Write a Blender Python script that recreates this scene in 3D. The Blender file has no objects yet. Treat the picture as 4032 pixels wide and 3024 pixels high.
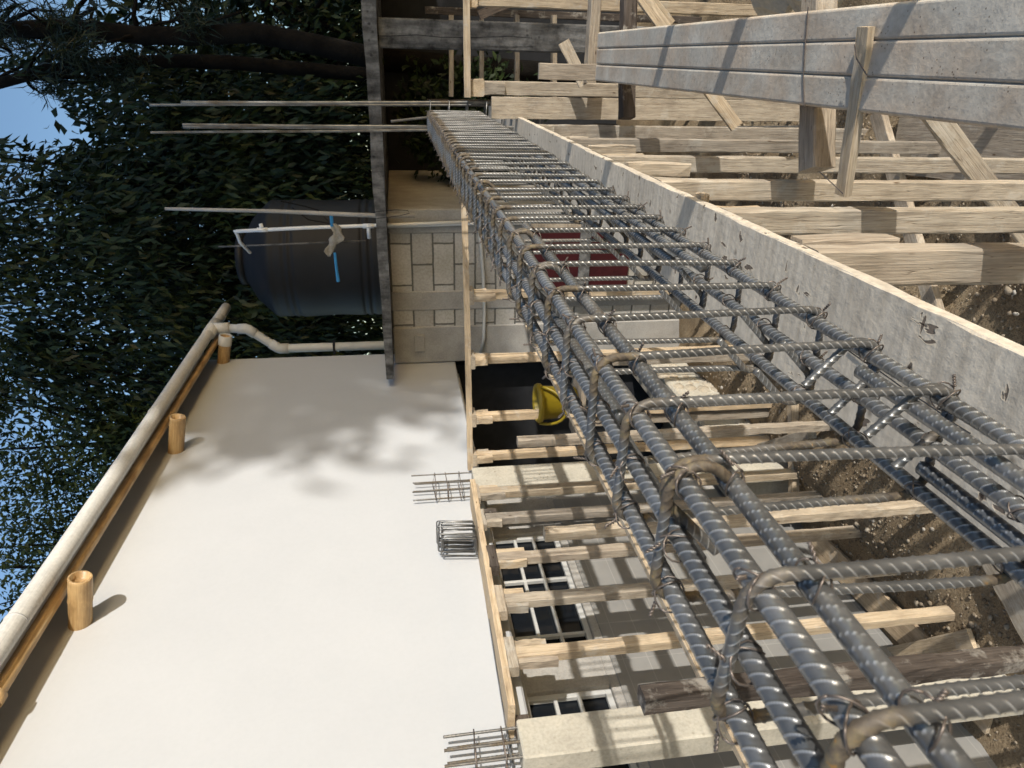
import bpy, math, random
import numpy as np
from mathutils import Vector, Matrix
random.seed(7); RNG = np.random.default_rng(11)
S = bpy.context.scene; COL = S.collection

# ------------------------------------------------------------------ camera (photo is stored on its side: roll of 90 degrees)
F = 2795.0
def _n(v): return v / np.linalg.norm(v)
def _cam(x, y): return np.array([1512.0 - y, x - 2016.0, F])
_d1 = _n(_cam(1545, 235)); _du = 770.0
_dn = np.array([_du, (F * F + 1277.0 * _du) / 471.0, F]); _dn = _n(_dn); _dn = _n(_dn - _d1 * np.dot(_dn, _d1))
RM = np.array([np.cross(_dn, _d1), _d1, -_dn])          # world axes (X right, Y along the beam, Z up) in camera axes
def px(x, y, X=None, Y=None, Z=None):
    """world point seen at photo pixel (x, y) on the plane X=, Y= or Z="""
    r = RM @ _cam(x, y)
    k = X / r[0] if X is not None else (Y / r[1] if Y is not None else Z / r[2])
    return Vector(r * k)
cd = bpy.data.cameras.new("camera"); cam = bpy.data.objects.new("camera", cd); COL.objects.link(cam); S.camera = cam
cx, cy, cz = RM @ np.array([0, 1, 0]), RM @ np.array([1, 0, 0]), -(RM @ np.array([0, 0, 1]))
cam.matrix_world = Matrix(((cx[0], cy[0], cz[0], 0), (cx[1], cy[1], cz[1], 0), (cx[2], cy[2], cz[2], 0), (0, 0, 0, 1)))
cd.sensor_width = 36; cd.sensor_fit = 'HORIZONTAL'; cd.lens = F / 4032 * 36
cd.clip_start = 0.02; cd.clip_end = 500
cd.dof.use_dof = True; cd.dof.focus_distance = 1.5; cd.dof.aperture_fstop = 16.0

# ------------------------------------------------------------------ sky, sun, exposure
LD = Vector((-1.0, 0.5, -0.24)).normalized()            # direction the sunlight travels
EL = math.asin(-LD.z); AZ = math.atan2(-LD.x, -LD.y)
W = bpy.data.worlds.new("World"); S.world = W; W.use_nodes = True
nt = W.node_tree; bg = nt.nodes["Background"]; sk = nt.nodes.new("ShaderNodeTexSky")
sk.sky_type = 'NISHITA'; sk.sun_disc = False; sk.sun_elevation = EL; sk.sun_rotation = AZ; sk.ozone_density = 2.2; sk.dust_density = 0.9; sk.air_density = 1.0
nt.links.new(sk.outputs[0], bg.inputs[0]); bg.inputs[1].default_value = 0.15
sd = bpy.data.lights.new("sun", 'SUN'); sd.energy = 3.0; sd.angle = math.radians(0.5); sd.color = (1.0, 0.96, 0.9)
so = bpy.data.objects.new("sun", sd); COL.objects.link(so)
so.rotation_euler = LD.to_track_quat('-Z', 'Y').to_euler(); so.location = (8, -4, 6)
S.view_settings.view_transform = 'Standard'; S.view_settings.look = 'None'; S.view_settings.gamma = 1
S.view_settings.exposure = 0.66
S.cycles.max_bounces = 6; S.cycles.diffuse_bounces = 3; S.cycles.caustics_reflective = False; S.cycles.caustics_refractive = False

# ------------------------------------------------------------------ materials
def newmat(name):
    m = bpy.data.materials.new(name); m.use_nodes = True
    t = m.node_tree; return m, t, t.nodes["Principled BSDF"]
def N(t, kind, **kw):
    n = t.nodes.new(kind)
    for k, v in kw.items():
        if hasattr(n, k) and k not in n.inputs.keys(): setattr(n, k, v)
        else: n.inputs[k].default_value = v
    return n
def ramp(t, fac, stops):
    r = t.nodes.new("ShaderNodeValToRGB"); e = r.color_ramp.elements
    e[0].position, e[0].color = stops[0][0], (*stops[0][1], 1)
    e[1].position, e[1].color = stops[-1][0], (*stops[-1][1], 1)
    for p, c in stops[1:-1]:
        q = e.new(p); q.color = (*c, 1)
    t.links.new(fac, r.inputs[0]); return r.outputs[0]
def mixc(t, fac, a, b, mode='MIX'):
    m = t.nodes.new("ShaderNodeMix"); m.data_type = 'RGBA'; m.blend_type = mode
    for s, v in ((0, fac), (6, a), (7, b)):
        if hasattr(v, 'links') or hasattr(v, 'is_linked'): t.links.new(v, m.inputs[s])
        else: m.inputs[s].default_value = (v if s == 0 else (*v, 1))
    return m.outputs[2]
def coords(t, scale=(1, 1, 1), rnd=True):
    tc = t.nodes.new("ShaderNodeTexCoord"); mp = t.nodes.new("ShaderNodeMapping"); mp.inputs[3].default_value = scale
    src = tc.outputs["Object"]
    if rnd:
        oi = t.nodes.new("ShaderNodeObjectInfo"); mu = t.nodes.new("ShaderNodeVectorMath"); mu.operation = 'MULTIPLY_ADD'
        cb = t.nodes.new("ShaderNodeCombineXYZ")
        for i in range(3): t.links.new(oi.outputs["Random"], cb.inputs[i])
        t.links.new(cb.outputs[0], mu.inputs[0]); mu.inputs[1].default_value = (17, 31, 23); t.links.new(src, mu.inputs[2]); src = mu.outputs[0]
    t.links.new(src, mp.inputs[0]); return mp.outputs[0]
def noise(t, vec, scale, detail=4, rough=.55, dist=0):
    n = N(t, "ShaderNodeTexNoise", Scale=scale, Detail=detail, Roughness=rough, Distortion=dist); t.links.new(vec, n.inputs["Vector"]); return n.outputs["Fac"]
def bump(t, b, h, strength=.3, dist=.004, prev=None):
    n = N(t, "ShaderNodeBump", Strength=strength, Distance=dist); t.links.new(h, n.inputs["Height"])
    if prev is not None: t.links.new(prev, n.inputs["Normal"])
    t.links.new(n.outputs[0], b.inputs["Normal"]); return n.outputs[0]
def wood(name, dark, mid, light, rough=.85, stain=.5, scale=1.0):
    m, t, b = newmat(name)
    v = coords(t, (1.2 * scale, 22 * scale, 22 * scale)); g = noise(t, v, 3.0, 6, .65, .6)
    v2 = coords(t, (3, 5, 5)); blot = noise(t, v2, 2.2, 4, .6)
    v3 = coords(t, (6, 160, 160)); fine = noise(t, v3, 1.5, 3, .6)
    c = ramp(t, g, [(.28, dark), (.5, mid), (.72, light)])
    c = mixc(t, ramp(t, fine, [(.35, (.55, .55, .55)), (.6, (1, 1, 1))]), c, c) if False else mixc(t, .42, c, ramp(t, fine, [(.32, (.35, .32, .29)), (.6, (1, 1, 1))]), 'MULTIPLY')
    c = mixc(t, stain, c, ramp(t, blot, [(.33, (.52, .5, .5)), (.55, (1, 1, 1))]), 'MULTIPLY')
    vo = N(t, "ShaderNodeTexVoronoi", Scale=5.0); t.links.new(coords(t, (1.2, 3.2, 3.2)), vo.inputs["Vector"])
    c = mixc(t, 1.0, c, ramp(t, vo.outputs["Distance"], [(.03, (.3, .22, .16)), (.09, (1, 1, 1))]), 'MULTIPLY')
    ck = noise(t, coords(t, (1.0, 34, 34)), 1.3, 3, .5, .3); ckm = ramp(t, ck, [(.49, (1, 1, 1)), (.5, (.4, .34, .29)), (.51, (1, 1, 1))])
    c = mixc(t, .55, c, ckm, 'MULTIPLY')
    cem = noise(t, coords(t, (1, 1, 1)), 7, 5, .7); c = mixc(t, ramp(t, cem, [(.56, (0, 0, 0)), (.66, (.55, .55, .55))]), c, (.52, .49, .43))
    oi = t.nodes.new("ShaderNodeObjectInfo")
    c = mixc(t, 1.0, c, ramp(t, oi.outputs["Random"], [(0, (.74, .735, .73)), (.5, (.92, .9, .87)), (1, (1.04, .98, .9))]), 'MULTIPLY')
    t.links.new(c, b.inputs["Base Color"]); b.inputs["Roughness"].default_value = rough; b.inputs["Specular IOR Level"].default_value = .2
    p = bump(t, b, g, .7, .004); p = bump(t, b, fine, .5, .0018, p); bump(t, b, ckm, .5, .003, p)
    return m
def rough_mat(name, c0, c1, scale=4, rough=.9, bs=.4, bd=.004, fine=60, spec=.25, specks=None, streak=None, fm=.4):
    m, t, b = newmat(name); v = coords(t)
    a = noise(t, v, scale, 6, .62); f = noise(t, v, fine, 4, .6)
    c = ramp(t, a, [(.3, c0), (.7, c1)])
    c = mixc(t, fm, c, ramp(t, f, [(.3, (.55, .55, .55)), (.62, (1, 1, 1))]), 'MULTIPLY')
    if specks:
        vo = N(t, "ShaderNodeTexVoronoi", Scale=specks[0]); t.links.new(v, vo.inputs["Vector"])
        big = noise(t, v, specks[0] * .3, 2)
        c = mixc(t, 1.0, c, mixc(t, ramp(t, big, [(.5, (0, 0, 0)), (.62, (1, 1, 1))]), (1, 1, 1), ramp(t, vo.outputs["Distance"], [(.1, specks[1]), (.24, (1, 1, 1))])), 'MULTIPLY')
    if streak:
        s = noise(t, coords(t, streak[0]), 2.0, 5, .6)
        c = mixc(t, streak[2], c, ramp(t, s, [(.38, streak[1]), (.6, (1, 1, 1))]), 'MULTIPLY')
    t.links.new(c, b.inputs["Base Color"]); b.inputs["Roughness"].default_value = rough; b.inputs["Specular IOR Level"].default_value = spec
    p = bump(t, b, a, bs, bd * 2); bump(t, b, f, bs, bd, p)
    return m
def plain(name, c, rough=.5, spec=.4, metal=0, var=.25, scale=9):
    m, t, b = newmat(name); a = noise(t, coords(t), scale, 5, .6)
    lo = tuple(x * (1 - var) for x in c)
    t.links.new(ramp(t, a, [(.3, lo), (.65, c)]), b.inputs["Base Color"])
    b.inputs["Roughness"].default_value = rough; b.inputs["Specular IOR Level"].default_value = spec; b.inputs["Metallic"].default_value = metal
    return m
MW = {
 'fresh': wood('fresh_lumber', (.47, .37, .25), (.585, .475, .335), (.67, .565, .42)),
 'mid': wood('used_lumber', (.37, .315, .245), (.48, .42, .335), (.57, .51, .42)),
 'grey': wood('weathered_lumber', (.3, .26, .21), (.4, .35, .285), (.5, .445, .37)),
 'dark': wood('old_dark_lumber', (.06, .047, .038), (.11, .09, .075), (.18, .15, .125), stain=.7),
}
M_wall = rough_mat('cream_paint', (.438, .447, .455), (.466, .474, .48), 1.3, .75, .05, .002, 40, .25, fm=.05)
M_conc = rough_mat('concrete', (.38, .35, .285), (.53, .49, .4), 5, .9, .35, .003, 70, .2, (26, (.55, .53, .5)))
M_oldc = rough_mat('old_concrete', (.06, .058, .056), (.27, .265, .255), 9, .95, .7, .008, 50, .15, (16, (.4, .4, .4)), ((9, 1, 1.5), (.35, .35, .35), .8))
M_plast = rough_mat('plaster_band', (.31, .295, .27), (.43, .41, .375), 5, .95, .4, .004, 70, .15)
M_soff = rough_mat('cement_stained_plywood', (.52, .455, .365), (.68, .605, .49), 4, .85, .5, .0035, 60, .25, (24, (.3, .28, .26)), ((30, 3, 30), (.7, .68, .66), .6), fm=.3)
def chips(m):
    t = m.node_tree; b = t.nodes["Principled BSDF"]; src = b.inputs["Base Color"].links[0].from_socket; nr = b.inputs["Normal"].links[0].from_socket
    for sc, rot, th in (((7, 18, 18), .5, .1), ((16, 9, 16), -.3, .085)):
        tc = coords(t, sc); vr = N(t, "ShaderNodeVectorRotate"); vr.rotation_type = 'Z_AXIS'; t.links.new(tc, vr.inputs["Vector"]); vr.inputs["Angle"].default_value = rot
        wp = N(t, "ShaderNodeTexNoise", Scale=2.5, Detail=3.0); t.links.new(vr.outputs[0], wp.inputs["Vector"]); ad = t.nodes.new("ShaderNodeVectorMath"); t.links.new(vr.outputs[0], ad.inputs[0]); t.links.new(wp.outputs["Color"], ad.inputs[1])
        vo = N(t, "ShaderNodeTexVoronoi", Scale=1.0); t.links.new(ad.outputs[0], vo.inputs["Vector"])
        k = ramp(t, vo.outputs["Distance"], [(th, (.3, .27, .26)), (th + .035, (1.12, 1.1, 1.06)), (th + .1, (1, 1, 1))]); src = mixc(t, 1.0, src, k, 'MULTIPLY'); nr = bump(t, b, k, .6, .004, nr)
    t.links.new(src, b.inputs["Base Color"])
chips(M_soff)
M_pvc = plain('pvc_grey', (.56, .56, .53), .45, .4, 0, .12)
M_pvcw = plain('pvc_white', (.8, .8, .78), .35, .45, 0, .05)
M_gut = rough_mat('gutter_pvc', (.6, .585, .54), (.7, .685, .64), 3, .5, .03, .001, 50, .35, None, ((60, 2, 60), (.78, .78, .76), .5))
M_tank = plain('black_plastic', (.014, .0145, .016), .55, .25, 0, .35, 2)
M_glass, _t, _b = newmat('dark_glass'); _b.inputs["Base Color"].default_value = (.008, .01, .013, 1); _b.inputs["Roughness"].default_value = .06; _b.inputs["Specular IOR Level"].default_value = .35
M_frame = plain('window_frame', (.5, .5, .48), .5, .4, 0, .15)
M_dark = plain('dark_interior', (.03, .031, .034), .9, .1)  # near black: puts interior shade into the wall colour; wires share it
M_red = plain('red_paint', (.05, .006, .008), .6, .3, 0, .35)
M_yel = plain('yellow_plastic', (.24, .175, .01), .45, .4, 0, .15)
M_blue = plain('blue_tape', (.06, .3, .6), .6, .3)
M_cloth = rough_mat('rag_cloth', (.3, .26, .2), (.55, .5, .42), 14, .95, .4, .004, 90)
M_wire = plain('tie_wire', (.2, .165, .14), .42, .5, .55, .5, 60)
M_roofing = plain('roof_sheet', (.6, .57, .52), .6, .3, 0)
M_bark = rough_mat('bark', (.005, .0045, .004), (.014, .012, .01), 6, .95, .6, .02, 40, .1)
M_stone = rough_mat('rubble_stone', (.36, .3, .22), (.56, .5, .4), 6, .95, .6, .008, 50, .15)
M_mortar = rough_mat('rubble_mortar', (.4, .36, .29), (.56, .52, .43), 5, .95, .6, .012, 50, .15)
M_galv = rough_mat('cement_smeared_steel', (.43, .385, .315), (.62, .565, .47), 5, .65, .45, .003, 60, .3, (90, (.35, .31, .28)), ((3, 3, 3), (.9, .73, .6), .6))

def bamboo_mat():
    m, t, b = newmat('bamboo'); v = coords(t, (30, 30, 1.6)); g = noise(t, v, 2.5, 5, .6); bl = noise(t, coords(t, (7, 7, 3)), 2, 3)
    c = ramp(t, g, [(.3, (.36, .22, .09)), (.55, (.52, .35, .165)), (.75, (.6, .45, .25))])
    c = mixc(t, .7, c, ramp(t, bl, [(.35, (.45, .4, .36)), (.6, (1, 1, 1))]), 'MULTIPLY')
    t.links.new(c, b.inputs["Base Color"]); b.inputs["Roughness"].default_value = .42; b.inputs["Specular IOR Level"].default_value = .4
    bump(t, b, g, .15, .001); return m
M_bam = bamboo_mat()
def block_mat():
    m, t, b = newmat('concrete_blocks'); tc = t.nodes.new("ShaderNodeTexCoord"); sp = t.nodes.new("ShaderNodeSeparateXYZ"); cb = t.nodes.new("ShaderNodeCombineXYZ")
    t.links.new(tc.outputs["Object"], sp.inputs[0])
    ad = t.nodes.new("ShaderNodeMath"); ad.operation = 'ADD'; t.links.new(sp.outputs[0], ad.inputs[0]); t.links.new(sp.outputs[1], ad.inputs[1])
    t.links.new(ad.outputs[0], cb.inputs[0]); t.links.new(sp.outputs[2], cb.inputs[1])
    br = N(t, "ShaderNodeTexBrick", Scale=1.0); br.offset = .5
    br.inputs["Brick Width"].default_value = .41; br.inputs["Row Height"].default_value = .205; br.inputs["Mortar Size"].default_value = .01; br.inputs["Mortar Smooth"].default_value = .3
    br.inputs["Color1"].default_value = (.42, .4, .37, 1); br.inputs["Color2"].default_value = (.55, .525, .485, 1); br.inputs["Mortar"].default_value = (.17, .165, .15, 1)
    wob = noise(t, tc.outputs["Object"], 8, 3); 
    va = t.nodes.new("ShaderNodeVectorMath"); va.operation = 'SCALE'; t.links.new(wob, va.inputs["Scale"]); va.inputs[0].default_value = (.018, .014, 0)
    vb = t.nodes.new("ShaderNodeVectorMath"); t.links.new(cb.outputs[0], vb.inputs[0]); t.links.new(va.outputs[0], vb.inputs[1]); t.links.new(vb.outputs[0], br.inputs["Vector"])
    f = noise(t, tc.outputs["Object"], 45, 5, .65); a = noise(t, tc.outputs["Object"], 2.2, 4)
    c = mixc(t, .5, br.outputs["Color"], ramp(t, f, [(.32, (.5, .49, .47)), (.58, (1, 1, 1))]), 'MULTIPLY')
    c = mixc(t, .75, c, ramp(t, a, [(.35, (.72, .7, .62)), (.6, (1, 1, 1))]), 'MULTIPLY')
    t.links.new(c, b.inputs["Base Color"]); b.inputs["Roughness"].default_value = .95; b.inputs["Specular IOR Level"].default_value = .15
    p = bump(t, b, f, .4, .004); inv = t.nodes.new("ShaderNodeMath"); inv.operation = 'SUBTRACT'; inv.inputs[0].default_value = 1; t.links.new(br.outputs["Fac"], inv.inputs[1])
    bump(t, b, inv.outputs[0], .8, .008, p); return m
M_block = block_mat()
def tile_mat():
    m, t, b = newmat('grey_tiles'); tc = t.nodes.new("ShaderNodeTexCoord"); sp = t.nodes.new("ShaderNodeSeparateXYZ"); cb = t.nodes.new("ShaderNodeCombineXYZ")
    t.links.new(tc.outputs["Object"], sp.inputs[0]); t.links.new(sp.outputs[1], cb.inputs[0]); t.links.new(sp.outputs[2], cb.inputs[1])
    br = N(t, "ShaderNodeTexBrick", Scale=1.0); br.offset = .0
    br.inputs["Brick Width"].default_value = .3; br.inputs["Row Height"].default_value = .15; br.inputs["Mortar Size"].default_value = .003
    br.inputs["Color1"].default_value = (.235, .228, .213, 1); br.inputs["Color2"].default_value = (.26, .252, .235, 1); br.inputs["Mortar"].default_value = (.31, .3, .275, 1)
    t.links.new(cb.outputs[0], br.inputs["Vector"])
    a = noise(t, tc.outputs["Object"], 5, 4); c = mixc(t, .4, br.outputs["Color"], ramp(t, a, [(.3, (.7, .7, .7)), (.6, (1, 1, 1))]), 'MULTIPLY')
    t.links.new(c, b.inputs["Base Color"]); b.inputs["Roughness"].default_value = .5; return m
M_tile = tile_mat()
def steel_mat():
    m, t, b = newmat('rebar_steel'); v = coords(t); a = noise(t, v, 14, 5, .6); f = noise(t, v, 120, 4, .6); pt = noise(t, v, 5, 3, .6)
    at = t.nodes.new("ShaderNodeAttribute"); at.attribute_name = 'rust'
    base = ramp(t, a, [(.3, (.09, .09, .087)), (.55, (.165, .163, .157)), (.75, (.26, .256, .245))])
    rust = ramp(t, f, [(.3, (.05, .038, .027)), (.5, (.1, .077, .052)), (.64, (.15, .118, .065)), (.74, (.3, .15, .035))])
    ad = t.nodes.new("ShaderNodeMath"); ad.operation = 'MULTIPLY_ADD'; t.links.new(pt, ad.inputs[0]); ad.inputs[1].default_value = 2.2; ad.inputs[2].default_value = -1.0
    ad2 = t.nodes.new("ShaderNodeMath"); t.links.new(at.outputs["Fac"], ad2.inputs[0]); t.links.new(ad.outputs[0], ad2.inputs[1])
    k = ramp(t, ad2.outputs[0], [(.4, (0, 0, 0)), (.85, (1, 1, 1))])
    ar = t.nodes.new("ShaderNodeAttribute"); ar.attribute_name = 'rib'; base = mixc(t, ramp(t, ar.outputs["Fac"], [(.3, (0, 0, 0)), (.85, (.8, .8, .8))]), base, (.5, .5, .49))  # paler crest colour paints the glints along the ribs
    t.links.new(mixc(t, k, base, rust), b.inputs["Base Color"])
    iv = ramp(t, k, [(0, (.55, .55, .55)), (1, (.05, .05, .05))]); t.links.new(iv, b.inputs["Metallic"])
    rr = ramp(t, k, [(0, (.33, .33, .33)), (1, (.66, .72, .72))]); t.links.new(rr, b.inputs["Roughness"])
    bump(t, b, f, .2, .0006); return m
M_steel = steel_mat()
def leaf_mat(name, c0, c1, tr=.15):
    m, t, b = newmat(name); g = t.nodes.new("ShaderNodeNewGeometry")
    c = ramp(t, g.outputs["Random Per Island"], [(0, c0), (.93, c1), (1, (c1[0] * 2.2, c1[1] * 1.6, c1[2] * 1.1))])
    tc = t.nodes.new('ShaderNodeTexCoord'); c = mixc(t, ramp(t, noise(t, tc.outputs['Object'], 1.1, 3), [(.55, (0, 0, 0)), (.68, (.75, .75, .75))]), c, (c1[0] * 2.1, c1[1] * 1.7, c1[2] * 1.2))
    t.links.new(c, b.inputs["Base Color"]); b.inputs["Roughness"].default_value = .45; b.inputs["Specular IOR Level"].default_value = .25
    tl = t.nodes.new("ShaderNodeBsdfTranslucent"); t.links.new(c, tl.inputs[0]); mx = t.nodes.new("ShaderNodeMixShader"); mx.inputs[0].default_value = tr
    t.links.new(b.outputs[0], mx.inputs[1]); t.links.new(tl.outputs[0], mx.inputs[2]); t.links.new(mx.outputs[0], t.nodes["Material Output"].inputs[0]); return m
M_leaf = leaf_mat('broad_leaves', (.008, .016, .008), (.026, .044, .015))
M_leaf2 = leaf_mat('small_leaves', (.025, .045, .018), (.06, .09, .03))
M_pine = leaf_mat('needles', (.010, .018, .012), (.022, .036, .02), .05)
def dirt_mat():
    m, t, b = newmat('dirt'); v = coords(t, rnd=False); a = noise(t, v, 1.6, 6, .65); f = noise(t, v, 55, 6, .75)
    vo = N(t, "ShaderNodeTexVoronoi", Scale=70.0); t.links.new(v, vo.inputs["Vector"])
    c = ramp(t, a, [(.3, (.28, .2, .12)), (.55, (.45, .345, .225)), (.75, (.58, .48, .34))])
    c = mixc(t, .7, c, ramp(t, f, [(.3, (.4, .38, .36)), (.65, (1.1, 1.1, 1.08))]), 'MULTIPLY')
    t.links.new(c, b.inputs["Base Color"]); b.inputs["Roughness"].default_value = 1; b.inputs["Specular IOR Level"].default_value = .1
    p = bump(t, b, f, 1, .03); bump(t, b, vo.outputs["Distance"], .6, .012, p); return m
M_dirt = dirt_mat()

# ------------------------------------------------------------------ object helpers
def tag(o, label=None, cat=None, group=None, kind=None):
    if label and not kind: kind = 'thing'
    if label: o['label'] = label
    if cat: o['category'] = cat
    if group: o['group'] = group
    if kind: o['kind'] = kind
    return o
def empty(name, loc, label, cat, group=None):
    o = bpy.data.objects.new(name, None); COL.objects.link(o); o.location = loc; o.empty_display_size = .1
    return tag(o, label, cat, group)
def link(name, me, mat=None, parent=None, M=None, smooth=False):
    o = bpy.data.objects.new(name, me); COL.objects.link(o)
    if mat and not me.materials: me.materials.append(mat)
    M = M or Matrix.Identity(4)
    if parent:
        o.parent = parent; o.matrix_basis = world_of(parent).inverted() @ M
    else: o.matrix_basis = M
    if smooth:
        me.polygons.foreach_set("use_smooth", [True] * len(me.polygons))
    return o
def world_of(o):
    m = o.matrix_basis.copy()
    while o.parent: o = o.parent; m = o.matrix_basis @ m
    return m
def mesh_np(name, V, Q, attr=None):
    """V (n,3) floats, Q (m,4) quads (or (m,3))"""
    me = bpy.data.meshes.new(name); k = Q.shape[1]
    me.vertices.add(len(V)); me.vertices.foreach_set("co", np.ascontiguousarray(V, np.float32).ravel())
    me.loops.add(Q.size); me.loops.foreach_set("vertex_index", np.ascontiguousarray(Q, np.int32).ravel())
    me.polygons.add(len(Q)); me.polygons.foreach_set("loop_start", np.arange(len(Q), dtype=np.int32) * k)
    if attr is not None:
        a = me.attributes.new('rust', 'FLOAT', 'POINT'); a.data.foreach_set("value", attr.astype(np.float32))
    me.update(calc_edges=True); return me
def mesh_py(name, V, Fc):
    me = bpy.data.meshes.new(name); me.from_pydata([tuple(v) for v in V], [], Fc); me.update(); return me
class MB:
    def __init__(s): s.V = []; s.F = []
    def add(s, V, Fc):
        b = len(s.V); s.V += [tuple(v) for v in V]; s.F += [tuple(i + b for i in f) for f in Fc]
    def box(s, lo, hi, ch=.004):
        """box with chamfered edges"""
        lo = Vector(lo); hi = Vector(hi); c = min(ch, min(hi - lo) * .3); V = []; idx = {}
        for sx in (0, 1):
            for sy in (0, 1):
                for sz in (0, 1):
                    P = Vector((hi.x if sx else lo.x, hi.y if sy else lo.y, hi.z if sz else lo.z))
                    D = Vector((-1 if sx else 1, -1 if sy else 1, -1 if sz else 1))
                    for ax in range(3):
                        q = P.copy()
                        for a in range(3):
                            if a != ax: q[a] += D[a] * c
                        idx[(sx, sy, sz, ax)] = len(V); V.append(q)
        Fc = []
        for ax in range(3):
            u, w = (ax + 1) % 3, (ax + 2) % 3
            for sd in (0, 1):
                f = []
                for (a, b_) in ((0, 0), (1, 0), (1, 1), (0, 1)):
                    k = [0, 0, 0]; k[ax] = sd; k[u] = a; k[w] = b_; f.append(idx[(*k, ax)])
                Fc.append(f if sd else f[::-1])
        for ax in range(3):
            u, w = (ax + 1) % 3, (ax + 2) % 3
            for a in (0, 1):
                for b_ in (0, 1):
                    k0 = [0, 0, 0]; k0[u] = a; k0[w] = b_; k1 = list(k0); k1[ax] = 1
                    f = [idx[(*k0, u)], idx[(*k1, u)], idx[(*k1, w)], idx[(*k0, w)]]
                    Fc.append(f if (a == b_) else f[::-1])
        for sx in (0, 1):
            for sy in (0, 1):
                for sz in (0, 1):
                    f = [idx[(sx, sy, sz, 0)], idx[(sx, sy, sz, 1)], idx[(sx, sy, sz, 2)]]
                    Fc.append(f if (sx + sy + sz) % 2 else f[::-1])
        s.add(V, Fc); return s
    def tube(s, pts, r, n=8, cap=True):
        pts = [Vector(p) for p in pts]; rs = r if isinstance(r, (list, tuple)) else [r] * len(pts)
        t0 = (pts[1] - pts[0]).normalized(); up = Vector((0, 0, 1)) if abs(t0.z) < .9 else Vector((1, 0, 0)); a = t0.cross(up).normalized(); V = []; Fc = []
        for i, p in enumerate(pts):
            t = (pts[min(i + 1, len(pts) - 1)] - pts[max(i - 1, 0)]).normalized(); a = (a - t * a.dot(t)).normalized(); b_ = t.cross(a)
            for k in range(n):
                th = 2 * math.pi * k / n; V.append(p + (a * math.cos(th) + b_ * math.sin(th)) * rs[i])
        for i in range(len(pts) - 1):
            for k in range(n): Fc.append((i * n + k, i * n + (k + 1) % n, (i + 1) * n + (k + 1) % n, (i + 1) * n + k))
        if cap: Fc.append(tuple(range(n))[::-1]); Fc.append(tuple((len(pts) - 1) * n + k for k in range(n)))
        s.add(V, Fc); return s
    def lathe(s, prof, c=(0, 0, 0), n=32):
        V = []; Fc = []; c = Vector(c)
        for r, z in prof:
            for k in range(n): th = 2 * math.pi * k / n; V.append(c + Vector((r * math.cos(th), r * math.sin(th), z)))
        for i in range(len(prof) - 1):
            for k in range(n): Fc.append((i * n + k, i * n + (k + 1) % n, (i + 1) * n + (k + 1) % n, (i + 1) * n + k))
        s.add(V, Fc); return s
    def build(s, name, mat, parent=None, smooth=False, M=None):
        return link(name, mesh_py(name, s.V, s.F), mat, parent, M, smooth)
def frame_of(p0, p1, up):
    x = (p1 - p0).normalized(); up = Vector(up); y = up.cross(x).normalized(); z = x.cross(y)
    return Matrix(((x.x, y.x, z.x, p0.x), (x.y, y.y, z.y, p0.y), (x.z, y.z, z.z, p0.z), (0, 0, 0, 1)))
def timber_mesh(L, w, h, jag=.0015, bow=.004, wane=.25):
    """sawn lumber along local X: chamfered, slightly bowed and uneven section, broken edges here and there"""
    n = max(3, int(L / .055)); ch = min(w, h) * .07; V = []; Fc = []
    ph = random.random() * 6; bz = random.uniform(-bow, bow); by = random.uniform(-bow, bow); wn = [random.random() * 9 for _ in range(4)]
    for i in range(n + 1):
        x = L * i / n; u = i / n * 2 - 1; oz = bz * (1 - u * u); oy = by * (1 - u * u)
        jit = lambda: random.uniform(-jag, jag)
        for k, (sy, sz) in enumerate(((-1, -1), (1, -1), (1, 1), (-1, 1))):
            c = ch * (1 + wane * 3 * max(0, math.sin(x * (3 + wn[k]) + wn[k] * 7)) ** 6)
            y, z = sy * w / 2 + oy, sz * h / 2 + oz
            a = (y - sy * c + jit(), z + jit()); b_ = (y + jit(), z - sz * c + jit())
            if (sy * sz) > 0: a, b_ = b_, a
            V.append((x, *a)); V.append((x, *b_))
    for i in range(n):
        for k in range(8): Fc.append((i * 8 + k, (i + 1) * 8 + k, (i + 1) * 8 + (k + 1) % 8, i * 8 + (k + 1) % 8))
    Fc.append(tuple(range(8))); Fc.append(tuple(n * 8 + k for k in range(8))[::-1])
    return mesh_py('timber', V, [f[::-1] for f in Fc])
def timber(name, p0, p1, w, h, mat, up=(0, 0, 1), parent=None, label=None, cat=None, group=None, **kw):
    p0 = Vector(p0); p1 = Vector(p1); me = timber_mesh((p1 - p0).length, w, h, **kw); me.name = name
    o = link(name, me, MW[mat] if isinstance(mat, str) else mat, parent, frame_of(p0, p1, up))
    return tag(o, label, cat, group)
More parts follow.
